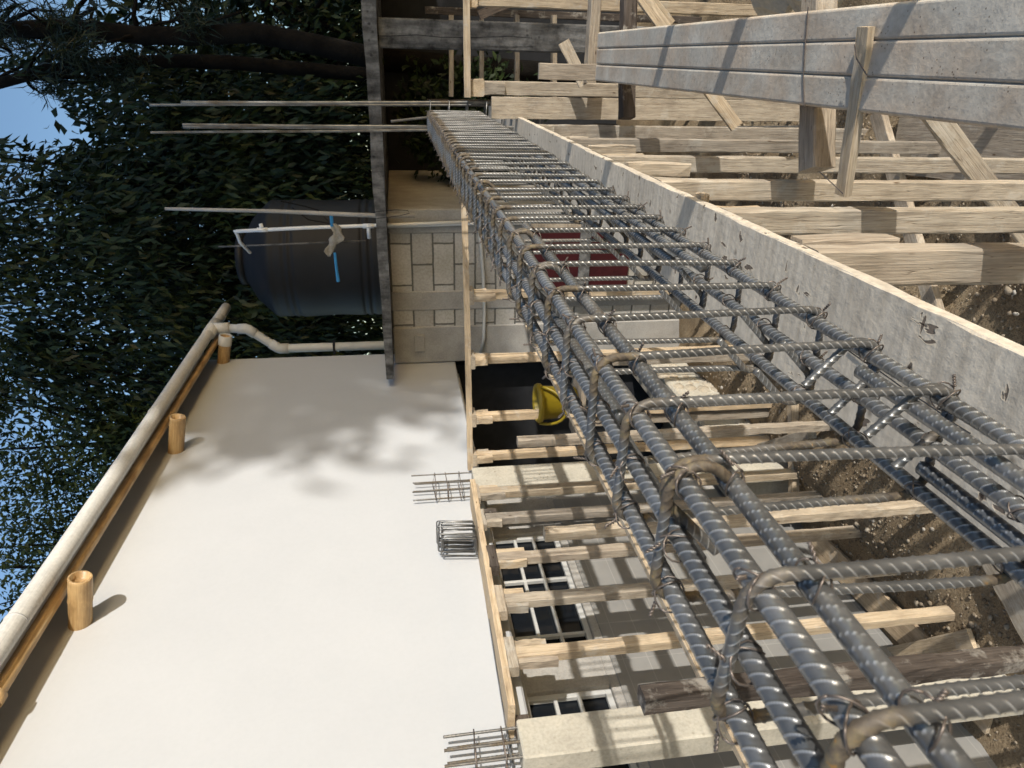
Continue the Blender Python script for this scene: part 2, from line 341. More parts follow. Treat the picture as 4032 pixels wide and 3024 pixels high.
def sweep(path, r, n, closed=False, a0=None):
    """tube rings (numpy) along path (m,3); r scalar or (m,n)"""
    P = np.asarray(path, float); m = len(P)
    if closed: T = np.roll(P, -1, 0) - np.roll(P, 1, 0)
    else:
        T = np.gradient(P, axis=0)
    T /= np.linalg.norm(T, axis=1)[:, None]
    A = np.zeros_like(P); a = np.cross(T[0], [0.31, .2, .93]) if a0 is None else np.array(a0, float); a = a - T[0] * a.dot(T[0]); a /= np.linalg.norm(a)
    for i in range(m):
        a = a - T[i] * a.dot(T[i]); a /= np.linalg.norm(a); A[i] = a
    B = np.cross(T, A); th = np.linspace(0, 2 * np.pi, n, endpoint=False)
    R = np.broadcast_to(np.asarray(r, float).reshape(m, n) if np.ndim(r) else np.full((m, n), r), (m, n))
    V = P[:, None, :] + R[..., None] * (np.cos(th)[None, :, None] * A[:, None, :] + np.sin(th)[None, :, None] * B[:, None, :])
    i = np.arange(m if closed else m - 1)[:, None]; k = np.arange(n)[None, :]; j = (i + 1) % m
    Q = np.stack([i * n + k, i * n + (k + 1) % n, j * n + (k + 1) % n, j * n + k], -1).reshape(-1, 4)
    V = V.reshape(-1, 3)
    if not closed:
        c0, c1 = len(V), len(V) + 1; V = np.vstack([V, P[:1], P[-1:]]); kk = np.arange(n)
        Q = np.vstack([Q, np.stack([np.full(n, c0), (kk + 1) % n, kk, np.full(n, c0)], -1)[:, [0, 1, 2, 2]], np.stack([np.full(n, c1), (m - 1) * n + kk, (m - 1) * n + (kk + 1) % n, np.full(n, c1)], -1)[:, [0, 1, 2, 2]]])
    return V, Q
RIBMASK = [None]
def rib_radius(s, n, D, pitch, h=.1):
    """deformed-bar profile: crescent ribs slanting opposite ways on the two sides + two long ribs"""
    th = np.linspace(0, 2 * np.pi, n, endpoint=False)[None, :]; s = s[:, None]
    side = np.sin(th); slant = .5 * np.cos(th)
    ph = (s / pitch + slant) % 1.0; rib = np.exp(-(np.abs(ph - .5) / .105) ** 2) * np.clip(np.abs(side) * 1.5 - .22, 0, 1)
    lng = np.exp(-((np.abs(side)) / .22) ** 2)
    RIBMASK[0] = rib; return D / 2 * (.95 + h * 2 * rib + .05 * lng)
def tri_free(Q):
    return Q
def rebar(name, p0, p1, D=.016, n=14, step=.0026, pitch=.0115, wob=.002, rust=.0, parent=None, label=None, cat=None, group=None, curve=None, fine=0, a0=None):
    p0 = np.array(p0, float); p1 = np.array(p1, float); L = np.linalg.norm(p1 - p0); s = np.linspace(0, L, max(8, int(L / step)))
    if fine and L > fine: s = np.concatenate([np.linspace(0, fine, int(fine / (step * .33)))[:-1], np.linspace(fine, L, int((L - fine) / step))])
    m = len(s)
    P = p0 + (p1 - p0) * (s / L)[:, None]; f = random.uniform(1, 2); ph = random.random() * 6
    P[:, 0] += wob * np.sin(s * f * 2 + ph); P[:, 2] += wob * np.sin(s * f * 2.7 + ph * 2)
    if curve is not None: P += curve(s / L)
    RR = rib_radius(s, n, D, pitch); V, Q = sweep(P, RR, n, False, a0); RR = RIBMASK[0]
    rs = np.full(len(V), rust)
    return rebar_obj(name, V, Q, rs, parent, label, cat, group, RR)
def rebar_obj(name, V, Q, rs, parent, label=None, cat=None, group=None, RR=None):
    # caps carry degenerate quads: rebuild those as triangles through from_pydata-free path
    deg = Q[:, 2] == Q[:, 3]
    me = bpy.data.meshes.new(name); q4 = Q[~deg]; q3 = Q[deg][:, :3]
    me.vertices.add(len(V)); me.vertices.foreach_set("co", V.astype(np.float32).ravel())
    me.loops.add(q4.size + q3.size); me.loops.foreach_set("vertex_index", np.concatenate([q4.ravel(), q3.ravel()]).astype(np.int32))
    st = np.concatenate([np.arange(len(q4)) * 4, q4.size + np.arange(len(q3)) * 3]).astype(np.int32)
    me.polygons.add(len(st)); me.polygons.foreach_set("loop_start", st)
    a = me.attributes.new('rust', 'FLOAT', 'POINT'); a.data.foreach_set("value", rs.astype(np.float32))
    if RR is not None:      # crests of the ribs, where highlights are painted into the colour
        q = np.zeros(len(V)); f = RR.ravel(); q[:f.size] = f; ab = me.attributes.new('rib', 'FLOAT', 'POINT'); ab.data.foreach_set("value", q.astype(np.float32))
    me.update(calc_edges=True)
    o = link(name, me, M_steel, parent, None, True); return tag(o, label, cat, group)
def copy_tree(o, parent=None):
    c = o.copy(); COL.objects.link(c)
    if parent: c.parent = parent
    for ch in o.children: copy_tree(ch, c)
    return c

GZ = -2.9

# ------------------------------------------------------------------ ground
def build_ground():
    xs = np.unique(np.concatenate([np.linspace(-70, -6, 20), np.linspace(-6, 3, 110), np.linspace(3, 70, 20)]))
    ys = np.unique(np.concatenate([np.linspace(-40, -1, 14), np.linspace(-1, 9, 120), np.linspace(9, 90, 20)]))
    X, Y = np.meshgrid(xs, ys); Z = np.full_like(X, GZ)
    for k in range(14):
        a, b, p, q = RNG.uniform(-9, 9), RNG.uniform(-9, 9), RNG.uniform(0, 6), .035 / (1 + k * .3); Z += q * np.sin(a * X + b * Y + p)
    Z += .22 * np.exp(-(((X + 1.6) / .9) ** 2 + ((Y - 3.4) / 1.3) ** 2))        # heap of spoil beside the footing
    Z += RNG.normal(0, .006, X.shape)
    V = np.stack([X, Y, Z], -1).reshape(-1, 3); w = len(xs); h = len(ys)
    i, j = np.meshgrid(np.arange(w - 1), np.arange(h - 1)); b = (j * w + i).ravel()
    o = link('ground', mesh_np('ground', V, np.stack([b, b + 1, b + w + 1, b + w], -1)), M_dirt, smooth=True); tag(o, kind='structure')
    def hz(x, y):
        return Z[np.argmin(abs(ys - y)), np.argmin(abs(xs - x))]
    return hz
ground_z = build_ground()
def build_gravel():
    Vs = []; Qs = []; nb = 0; ph = (1 + 5 ** .5) / 2
    ico = np.array([(-1, ph, 0), (1, ph, 0), (-1, -ph, 0), (1, -ph, 0), (0, -1, ph), (0, 1, ph), (0, -1, -ph), (0, 1, -ph), (ph, 0, -1), (ph, 0, 1), (-ph, 0, -1), (-ph, 0, 1)]) / 1.9
    tri = np.array([(0, 11, 5), (0, 5, 1), (0, 1, 7), (0, 7, 10), (0, 10, 11), (1, 5, 9), (5, 11, 4), (11, 10, 2), (10, 7, 6), (7, 1, 8), (3, 9, 4), (3, 4, 2), (3, 2, 6), (3, 6, 8), (3, 8, 9), (4, 9, 5), (2, 4, 11), (6, 2, 10), (8, 6, 7), (9, 8, 1)])
    for k in range(17000):
        x = RNG.uniform(-3.1, .4); y = RNG.uniform(1.2, 6.0); r = min(.03, .0035 + RNG.exponential(.0036))
        v = ico * (1 + RNG.uniform(-.3, .3, (12, 1))) * r * np.array([1, RNG.uniform(.6, 1.2), .6]); a = RNG.uniform(0, 6.28)
        R = np.array([[math.cos(a), -math.sin(a), 0], [math.sin(a), math.cos(a), 0], [0, 0, 1]])
        Vs.append(v @ R.T + np.array([x, y, ground_z(x, y) + r * .25])); Qs.append(tri + nb); nb += 12
    m, t, b = newmat('pebbles'); g = t.nodes.new("ShaderNodeNewGeometry")
    t.links.new(ramp(t, g.outputs["Random Per Island"], [(0, (.12, .085, .05)), (.7, (.27, .215, .15)), (.96, (.3, .255, .19)), (1, (.42, .38, .32))]), b.inputs["Base Color"]); b.inputs["Roughness"].default_value = .95
    o = link('gravel', mesh_np('gravel', np.vstack(Vs), np.vstack(Qs)), m); tag(o, kind='stuff')
    o['label'] = 'loose pebbles and clods scattered over the brown dirt'; o['category'] = 'gravel'
build_gravel()

# ------------------------------------------------------------------ cream house on the left
HX = -2.84
house = empty('house', (HX, 3, GZ), 'cream rendered house wall with gridded windows below it', 'house')
MB().box((HX - .22, -2.5, -.517), (HX, 7.1, 2.1), .012).build('upper_wall', M_wall, house)
LX = -3.2
lw = MB()
lw.box((LX - .14, -2.5, GZ - .3), (LX, 5.0, -1.08), .005)
lw.box((LX - .14, 4.3, -1.08), (LX, 5.0, -.57), .005); lw.box((LX - .14, 2.84, -1.08), (LX, 3.14, -.57), .005)
lw.box((LX - .14, -2.5, -1.08), (LX, 1.3, -.57), .005)
lw.box((LX - .14, -2.5, -.57), (HX - .22, 7.1, -.517 + .002), .003)
lw.build('lower_wall', M_plast, house)
MB().box((LX, -2.5, GZ - .3), (LX + .012, 4.7, -1.13), .003).build('tile_cladding', M_tile, house)
def window(y0, y1, ymul):
    z0, z1 = -1.08, -.57; f = MB(); w = .022; d = .03
    f.box((LX - .06, y0, z1 - .035), (LX - .06 + d, y1, z1), .003); f.box((LX - .06, y0, z0), (LX - .06 + d, y1, z0 + .035), .003)
    f.box((LX - .06, y0, z0 + .035), (LX - .06 + d, y0 + .035, z1 - .035), .003); f.box((LX - .06, y1 - .035, z0 + .035), (LX - .06 + d, y1, z1 - .035), .003)
    for z in (-.752, -.89): f.box((LX - .056, y0 + .035, z - w / 2), (LX - .056 + d, y1 - .035, z + w / 2), .003)
    for y in ymul: f.box((LX - .053, y - w / 2, z0 + .035), (LX - .053 + d, y + w / 2, z1 - .035), .003)
    o = f.build('window', M_frame, house)
    MB().box((LX - .075, y0, z0), (LX - .067, y1, z1), .001).build('pane', M_glass, o)
window(3.14, 4.3, (3.28, 3.8)); window(1.3, 2.84, (2.3, 1.8))
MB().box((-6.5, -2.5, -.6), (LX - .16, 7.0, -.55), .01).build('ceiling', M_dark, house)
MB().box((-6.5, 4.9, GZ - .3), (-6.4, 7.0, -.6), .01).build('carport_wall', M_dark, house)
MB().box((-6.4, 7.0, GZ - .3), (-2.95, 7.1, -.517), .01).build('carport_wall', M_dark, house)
rf = MB(); rf.add([(-2.6, -2.5, 1.975), (-2.6, 7.12, 1.975), (-6.5, 7.12, 3.1), (-6.5, -2.5, 3.1), (-2.6, -2.5, 1.985), (-2.6, 7.12, 1.985), (-6.5, 7.12, 3.14), (-6.5, -2.5, 3.14)],
    [(0, 1, 2, 3), (7, 6, 5, 4), (0, 4, 5, 1), (1, 5, 6, 2), (2, 6, 7, 3), (3, 7, 4, 0)]); rf.build('roof', M_roofing, house)
# bamboo beam ends sticking out of the wall
def bamboo_tube(name, p0, p1, r, nodes, hollow=True, seg=None, parent=None, mat=None):
    p0 = Vector(p0); p1 = Vector(p1); L = (p1 - p0).length; prof = []; n = max(10, int(L / .02))
    for i in range(n + 1):
        s = L * i / n; k = sum(math.exp(-((s - q) / .008) ** 2) for q in nodes); k2 = sum(math.exp(-((s - q - .018) / .006) ** 2) for q in nodes)
        prof.append((r * (1 + .055 * k - .02 * k2 + .01 * math.sin(s * 5)), s))
    if hollow: prof += [(r * .98, L + .002), (r * .8, L + .002), (r * .76, L - .03), (.001, L - .035)]
    M = frame_of(p0, p1, (0.1, 0.2, 1)); M = M @ Matrix(((0, 0, 1, 0), (0, 1, 0, 0), (-1, 0, 0, 0), (0, 0, 0, 1)))
    return MB().lathe(prof, n=28).build(name, mat or M_bam, parent, True, M)
for (y, ln, lab) in ((3.3, .3, 'short bamboo beam end nearest the camera, poking out of the cream wall'), (5.2, .29, 'short bamboo beam end in the middle of the three on the cream wall'), (7.03, .27, 'bamboo beam end with grey plastic collar at the far corner of the cream wall')):
    z = 1.81 if y < 6 else 1.83
    o = bamboo_tube('bamboo_beam_end', (HX - .02, y, z), (HX + ln, y + .01, z - .062), .058, [ln * .62, ln * .86] if y < 6 else [.1])
    tag(o, lab, 'bamboo', 'bamboo beam ends on the house wall')
    if y > 6:
        d = (Vector((HX + ln, y + .01, z - .062)) - Vector((HX - .02, y, z))).normalized(); e = Vector((HX + ln, y + .01, z - .062))
        M = frame_of(e - d * .09, e, (0, 0, 1)) @ Matrix(((0, 0, 1, 0), (0, 1, 0, 0), (-1, 0, 0, 0), (0, 0, 0, 1)))
        MB().lathe([(.064, 0), (.064, .1), (.05, .1), (.048, .05)], n=28).build('collar', M_pvc, o, True, M)
o = bamboo_tube('bamboo_pole', (-2.665, -1.2, 1.885), (-2.665, 7.55, 1.90), .034, [.35 + .42 * k + .06 * math.sin(k * 3) for k in range(20)])
tag(o, 'long brown bamboo pole running under the grey gutter pipe along the cream wall', 'bamboo pole')
MB().lathe([(.034, 0), (.043, .004), (.043, .05), (.034, .055)], n=24).build('sleeve', M_bam, o, True, Matrix.Translation((-2.665, 2.62, 1.887)) @ Matrix.Rotation(-math.pi / 2, 4, 'X'))
# gutter pipe and downpipe
gut = empty('rain_gutter', (-2.56, 4, 1.94), 'grey plastic gutter pipe with downpipe along the top of the cream wall', 'gutter')
MB().tube([(-2.56, y, 1.94 + .006 * math.sin(y * 1.1)) for y in np.linspace(-1.3, 7.95, 40)], .053, 28).build('pipe', M_gut, gut, True)
for y in (3.02, 5.3, 7.62): MB().tube([(-2.56, y, 1.94), (-2.56, y + .008, 1.94)], .0555, 28).build('joint_ring', M_frame, gut, True)
MB().tube([(-2.56, 7.08, 1.94), (-2.56, 7.42, 1.94)], .062, 28).tube([(-2.56, 7.25, 1.94), (-2.56, 7.25, 1.77)], .06, 24).build('tee_fitting', M_gut, gut, True)
e1 = Vector((-2.57, 7.25, 1.6)); e2 = Vector((-2.79, 7.22, 1.30))
MB().tube([(-2.56, 7.25, 1.78), e1 + Vector((0, 0, .06)), e1, e1 + (e2 - e1) * .2, e2 + (e1 - e2) * .2, e2, e2 - Vector((0, 0, .06)), (-2.79, 7.22, -.3)], .045, 24).build('downpipe', M_pvc, gut, True)
MB().tube([e1 + Vector((0, 0, .09)), e1 + Vector((0, 0, .01)), e1 + (e2 - e1) * .05, e1 + (e2 - e1) * .26], .053, 24).build('elbow', M_pvc, gut, True)
MB().tube([e2 + (e1 - e2) * .26, e2 + (e1 - e2) * .05, e2 - Vector((0, 0, .01)), e2 - Vector((0, 0, .1))], .053, 24).build('elbow', M_pvc, gut, True)
MB().box((-2.86, 7.17, .72), (-2.735, 7.275, .745), .003).build('pipe_clamp', M_dark, gut)

# ------------------------------------------------------------------ concrete columns against the house, with starter bars
def starter(parent, x0, x1, y0, y1, z0, z1, D, zt, nx=2, ny=3):
    for x in np.linspace(x0, x1, nx):
        for y in np.linspace(y0, y1, ny):
            rebar('starter_bar', (x, y, z0), (x + random.uniform(-.006, .006), y + random.uniform(-.006, .006), z1 + random.uniform(-.015, .02)), D, 8, .006, .009, .001, .55, parent)
    for z in zt:
        a = .008; pts = []
        for (x, y) in ((x0 - a, y0 - a), (x1 + a, y0 - a), (x1 + a, y1 + a), (x0 - a, y1 + a), (x0 - a, y0 - a)): pts.append((x, y, z + random.uniform(-.012, .012)))
        MB().tube(pts, .0035, 6).build('tie', M_wire, parent, True)
def column(name, x0, x1, y0, y1, zt, label, mat, D=.011):
    c = empty(name, ((x0 + x1) / 2, (y0 + y1) / 2, GZ), label, 'column', 'concrete columns against the house wall')
    MB().box((x0, y0, GZ - .3), (x1, y1, zt), .008).build('shaft', mat, c); return c
c1 = column('concrete_column', -2.825, -2.70, 2.06, 2.262, -.432, 'pale concrete column nearest the camera, shadow bands across it', M_conc)
starter(c1, -2.80, -2.725, 2.085, 2.235, -.5, -.115, .014, (-.36, -.235))
c2 = column('concrete_column', -2.825, -2.70, 4.2, 4.46, -.45, 'grey concrete column behind the row of wooden shores, farther one with starter bars', M_conc)
starter(c2, -2.80, -2.725, 4.23, 4.43, -.5, -.03, .01, (-.36, -.26, -.17), 2, 3)

# ------------------------------------------------------------------ formwork on the left: soffit boards, shores, ledger
timber('soffit_board', (-2.735, 2.275, -.412), (-2.735, 4.19, -.43), .21, .035, 'fresh', label='thin pale soffit board resting on the shores beside the cream wall', cat='board', jag=.0008, bow=.001)
pA = px(1852, 1850, Z=-.455); pB = px(1828, 800, Y=4.74)
fb = timber('side_form_board', pA, pB, .02, .042, 'fresh', label='thin pale batten crossing in front of the grey block wall towards the rebar cage', cat='batten', jag=.0008, bow=.002)
timber('rear_form_board', px(1841, 384, Y=4.84), px(1835, -260, Y=4.9), .02, .042, 'fresh', label='thin upright-edge batten right of the far end of the rebar cage', cat='batten', jag=.0008, bow=.002)
rebar('loose_bar', (-2.79, 1.3, -.383), (-2.79, 3.0, -.402), .011, 8, .006, .009, .002, .2, None, 'long steel bar lying loose on the pale soffit board beside the white wall', 'steel bar')
SH_G = 'wooden shores standing along the house wall'
def shore(x, y, zt, w, h, mat, label, group, cleats=(), head=None, zb=GZ, headmat='mid', lean=(0, 0)):
    b = empty('timber_shore', (x, y, zb), label, 'shore', group); b_top = zt - (head[1] if head else 0)
    timber('post', (x + lean[0], y + lean[1], zb - .1), (x, y, b_top - .001), w, h, mat, (0, 1, 0), b)
    if head: timber('head_block', (x, y - head[0] / 2 + head[2], zt - head[1] / 2), (x, y + head[0] / 2 + head[2], zt - head[1] / 2), head[3], head[1], headmat, (0, 0, 1), b, jag=.002)
    for (sy, ln, th, m) in cleats:
        yy = y + sy * (h / 2 + th / 2 + .002)
        timber('cleat', (x + random.uniform(-.006, .006), yy, b_top - ln), (x, yy, b_top - .002), w * .85, th, m, (0, 1, 0), b, jag=.0035, wane=.6)
    return b
for (x, yy, lab, mat, cl, hd) in (
    (2240, 2562, 'wooden shore left of the second window, thick cleats at its head', 'fresh', ((-1, .2, .035, 'grey'), (1, .16, .04, 'fresh')), (.2, .05, 0, .06)),
    (2240, 2348, 'wooden shore across the nearest full window, pale block cleats both sides', 'mid', ((1, .11, .045, 'fresh'), (-1, .12, .03, 'mid')), (.21, .05, 0, .06)),
    (2100, 2193, 'pale wooden shore with dark head block and splintered cleat', 'grey', ((1, .17, .04, 'fresh'), (-1, .17, .018, 'fresh')), (.2, .055, 0, .07)),
    (2100, 2033, 'wooden shore right of the bundled stirrups, stubby brown cleat', 'grey', ((1, .08, .045, 'dark'), (-1, .1, .025, 'mid')), (.17, .035, 0, .05)),
    (2100, 1930, 'orange tinged shore hard against the farther concrete column', 'fresh', ((1, .13, .03, 'fresh'), (-1, .17, .025, 'mid')), (.18, .03, 0, .05)),
    (2130, 2796, 'reddish shore mostly hidden behind the nearest concrete column', 'fresh', ((-1, .13, .05, 'fresh'),), (.12, .07, 0, .07))):
    p = px(x, yy, X=-2.66); zt = -.432
    if yy == 2796: p.x = -2.78
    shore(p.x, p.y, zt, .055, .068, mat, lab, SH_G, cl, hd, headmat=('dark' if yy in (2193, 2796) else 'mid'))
for (x, yy, lab, cl) in (
    (2000, 1410, 'pale shore below the end of the grey block wall', ((-1, .09, .035, 'fresh'), (1, .1, .03, 'fresh'))),
    (2000, 1636, 'pale shore crossing in front of the yellow bucket', ((-1, .12, .045, 'fresh'), (1, .1, .03, 'fresh'))),
    (2000, 1790, 'pale shore between the yellow bucket and the farther concrete column', ((-1, .12, .04, 'fresh'), (1, .1, .03, 'mid'))),
    (1960, 1160, 'dark orange shore stub behind the left side of the rebar cage', ((-1, .15, .04, 'fresh'), (1, .1, .03, 'fresh')))):
    t = (yy - 1850) / (800 - 1850); by = pA.y + (pB.y - pA.y) * max(0, t); bz = pA.z + (pB.z - pA.z) * max(0, t); p = px(x, yy, Y=by + .05)
    shore(p.x, p.y, bz - .02, .06, .06, 'fresh', lab, SH_G, cl, (.13, .03, 0, .1))
for (x0, yy, X, w, mat, lab) in ((2143, 2104, -2.1, .055, 'mid', 'short brown timber upright standing in front of the far window'), (2037, 1741, -2.15, .055, 'grey', 'grey brown timber upright just right of the yellow bucket'), (2525, 2752, -1.42, .05, 'dark', 'dark weathered timber upright nearest the camera, behind the steel bars')):
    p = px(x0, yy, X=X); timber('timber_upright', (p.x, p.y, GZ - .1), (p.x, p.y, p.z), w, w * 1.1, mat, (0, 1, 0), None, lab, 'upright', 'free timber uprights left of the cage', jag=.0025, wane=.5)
timber('ledger_strip', (-1.53, .35, -.775), (-1.53, 4.2, -.775), .024, .02, 'fresh', label='narrow pale ledger strip running below the left side of the rebar cage', cat='ledger', jag=.0008, bow=.004)

# bundle of stirrups on the soffit board
bun = empty('stirrup_bundle', (-2.70, 3.63, -.40), 'stack of bent steel stirrups piled on the board beside the white wall', 'stirrup bundle')
for k in range(15):
    y = 3.56 + k * .0125 + random.uniform(-.004, .004); dx = random.uniform(-.022, .022); z0 = -.392 + random.uniform(0, .012); z1 = -.17 + random.uniform(-.02, .015); x0, x1 = -2.78 + dx, -2.65 + dx; r = .012
    pts = []
    for (cx_, cz_, a0) in ((x0 + r, z0 + r, 180), (x1 - r, z0 + r, 270), (x1 - r, z1 - r, 0), (x0 + r, z1 - r, 90)):
        for a in (0, 45, 90): pts.append((cx_ + r * math.cos(math.radians(a0 + a)), y + random.uniform(-.003, .003) + (cz_ + .4) * (.12 + .05 * math.sin(k * 2.3)), cz_ + r * math.sin(math.radians(a0 + a))))
    pts.append(pts[0]); MB().tube(pts, .0045, 7).build('stirrup', M_steel, bun, True)

# ------------------------------------------------------------------ block outbuilding with tank
BY = 6.8
out = empty('block_outbuilding', (-1.9, BY, GZ), 'grey concrete block outbuilding with flat slab roof carrying the water tank', 'outbuilding')
M0 = Matrix.Translation((0, 0, .10 - .205 * 16))
def wpart(name, lo, hi, mat, ch=.004):
    c = Vector((-2.84 + .02, BY, .106 - .205 * 20)); m = MB(); m.box(Vector(lo) - c, Vector(hi) - c, ch); return m.build(name, mat, out, False, Matrix.Translation(c))
wpart('front_wall', (-2.80, BY, GZ - .3), (-1.4, BY + .12, .104), M_block)
wpart('side_wall', (-1.42, BY + .14, GZ - .3), (-1.30, 9.6, .104), M_plast)
wpart('pilaster', (-2.83, BY - .012, GZ - .3), (-2.44, BY + .14, .104), M_plast, .01)
wpart('pilaster', (-2.27, BY - .01, GZ - .3), (-2.07, BY + .13, .104), M_plast, .01)
wpart('pilaster', (-1.50, BY - .012, GZ - .3), (-1.27, BY + .13, .104), M_plast, .01)
wpart('shade_backing', (-2.8, 9.6, GZ - .3), (5.0, 9.75, .104), M_dark)  # dark sheet added in place of the shade under the slab
sl = MB(); xs_ = np.linspace(-2.74, 3.4, 26); V = []; Fc = []
for i, x in enumerate(xs_):
    u = i / 25.0; j = random.uniform(-.008, .008); zb = .107 + random.uniform(-.004, .004); zt_ = .178 + .075 * u + j; yf = 6.2 + random.uniform(-.008, .008)
    V += [(x, yf, zb), (x, yf, zt_), (x, 10.6, zt_ + .02), (x, 10.6, zb)]
for i in range(25):
    a = i * 4; b = a + 4
    for k in range(4): Fc.append((a + k, b + k, b + (k + 1) % 4, a + (k + 1) % 4))
Fc.append((0, 1, 2, 3)); Fc.append((103, 102, 101, 100)); sl.add(V, [f[::-1] for f in Fc]); sl.build('roof_slab', M_oldc, out)
wpart('front_post', (.085, 6.32, GZ - .3), (.30, 6.5, .106), M_oldc, .01)
# things on / at the outbuilding
tank = empty('water_tank', (-2.06, 8.1, .2), 'large black plastic water tank standing on the slab roof', 'water tank')
prof = [(.01, 0), (.62, 0), (.645, .02)]
for z in np.linspace(.03, 1.12, 60):
    r = .64
    for q in (.12, .2, .93, 1.0): r -= .016 * math.exp(-((z - q) / .012) ** 2)
    prof.append((r + .006 * math.sin(z * 9), z))
prof += [(.645, 1.15), (.63, 1.19), (.45, 1.37), (.27, 1.47), (.255, 1.49)]
MB().lathe(prof, (-2.06, 8.1, .2), 64).build('body', M_tank, tank, True)
MB().lathe([(.255, 1.48), (.275, 1.49), (.275, 1.545), (.25, 1.56), (.0, 1.575)], (-2.06, 8.1, .2), 40).build('lid', M_tank, tank, True)
pv = empty('water_pipe', (-1.6, 6.7, .2), 'white plastic water pipe with hooked top rising in front of the tank', 'pipe')
a = px(1465, 888, Y=6.72); b = px(930, 911, Y=6.72); hk = px(985, 995, Y=7.0)
MB().tube([px(1850, 874, Y=6.76), a, px(1200, 897, Y=6.72), b], .0165, 12).build('riser', M_pvcw, pv, True)
MB().tube([b + Vector((.0, 0, -.03)), b + Vector((0, 0, .012)), b + Vector((-.03, .02, .0)), b + (hk - b) * .5 + Vector((0, 0, .03)), hk], .0155, 12).build('hooked_end', M_pvcw, pv, True)
tq = px(1033, 905, Y=6.72); MB().tube([tq + Vector((0, 0, .045)), tq - Vector((0, 0, .045))], .021, 12).tube([tq, tq + Vector((.055, 0, .01))], .018, 12).build('tee_fitting', M_pvcw, pv, True)
tq = px(1450, 890, Y=6.72); MB().tube([tq + Vector((0, 0, .05)), tq - Vector((0, 0, .05))], .022, 12).tube([tq, tq + Vector((-.12, .03, 0))], .018, 12).build('valve', M_pvcw, pv, True)
a = px(1530, 893, Y=6.765); b = px(1850, 880, Y=6.765); o = MB().tube([a + Vector((0, 0, .05)), b, b - Vector((0, 0, 2))], .016, 12).build('drain_pipe', M_pvcw, None, True); tag(o, 'second white pipe fixed beside the riser on the block wall', 'pipe')
hs = [px(1885 - 4, 850, Y=6.75), px(1893, 960, Y=6.74), px(1903, 1080, Y=6.75), px(1908, 1230, Y=6.76), px(1905, 1330, Y=6.74), px(1893, 1390, Y=6.75)]
tag(MB().tube(hs, .0165, 12).build('grey_hose', M_pvc, None, True), 'pale grey hose sagging sideways along the block wall', 'hose')
o = MB().box((-.09, -.012, -.05), (.09, .012, .05), .004).build('scrap_board', M_plast, None, False, Matrix.Translation(px(1652, 1352, Y=6.775))); tag(o, 'small grey scrap board stuck on the block wall', 'board')
# pole with rags in front of the tank
pp0 = px(1500, 850, Y=6.5); pp1 = px(650, 822, Y=6.5)
tag(MB().tube([pp0 - Vector((0, 0, .3)), pp0, (pp0 + pp1) / 2 + Vector((.01, 0, 0)), pp1], [.02, .02, .017, .013], 10).build('bare_pole', M_plast, None, True), 'thin bare pole leaning up past the left of the tank, frayed top', 'pole')
pp0 = px(1440, 948, Y=6.9); pp1 = px(860, 972, Y=6.9); tag(MB().tube([pp0, pp1], .008, 8).build('thin_rod', M_oldc, None, True), 'thin dark rod standing right in front of the black tank', 'rod')
rg = empty('rag', px(1310, 940, Y=6.66), 'torn rag with blue strip hanging across the front of the tank', 'rag')
V = []; Fc = []
for i in range(13):
    u = i / 12; pc = px(1312 + 18 * math.sin(u * 5), 880 + 130 * u, Y=6.66); wd = .055 * math.sin(math.pi * (.12 + .8 * u)) * (1 + .3 * math.sin(u * 17))
    for j in range(5): s = j / 4 - .5; V.append(pc + Vector((0, .02 * math.sin(j * 2.1 + i * .9), s * 2 * wd)))
for i in range(12):
    for j in range(4): Fc.append((i * 5 + j, i * 5 + j + 1, i * 5 + j + 6, i * 5 + j + 5))
MB_ = MB(); MB_.add(V, Fc); r_ = MB_.build('cloth', M_cloth, rg, True); sm = r_.modifiers.new('th', 'SOLIDIFY'); sm.thickness = .004
MB().tube([px(1303, 838, Y=6.66), px(1308, 890, Y=6.67)], .017, 6).build('blue_strip', M_blue, rg)
MB().tube([px(1318, 995, Y=6.66), px(1325, 1060, Y=6.66), px(1332, 1108, Y=6.67)], [.013, .014, .018], 6).build('blue_strip', M_blue, rg)
tw = [px(1105, 792, Y=6.6), px(1200, 812, Y=6.6), px(1255, 828, Y=6.6), px(1300, 880, Y=6.6), px(1215, 865, Y=6.6), px(1150, 818, Y=6.6)]
tag(MB().tube(tw, .005, 6).build('dry_twig', M_bark, None, True), 'bent dry vine twig beside the bare pole at the tank', 'twig')
# red gate under the block wall
rgx = empty('red_gate', (-1.7, 6.74, GZ), 'dark red gate panel with pale rail seen through the rebar cage', 'gate')
MB().box((-2.12, 6.72, -2.26), (-1.40, 6.75, -1.27), .004).build('panel', M_red, rgx)
MB().box((-2.14, 6.69, -1.85), (-1.38, 6.718, -1.74), .004).build('rail', M_oldc, rgx)
MB().box((-2.14, 6.70, GZ), (-2.08, 6.76, -1.25), .004).box((-1.44, 6.70, GZ), (-1.38, 6.76, -1.25), .004).build('gate_post', MW['grey'], rgx)
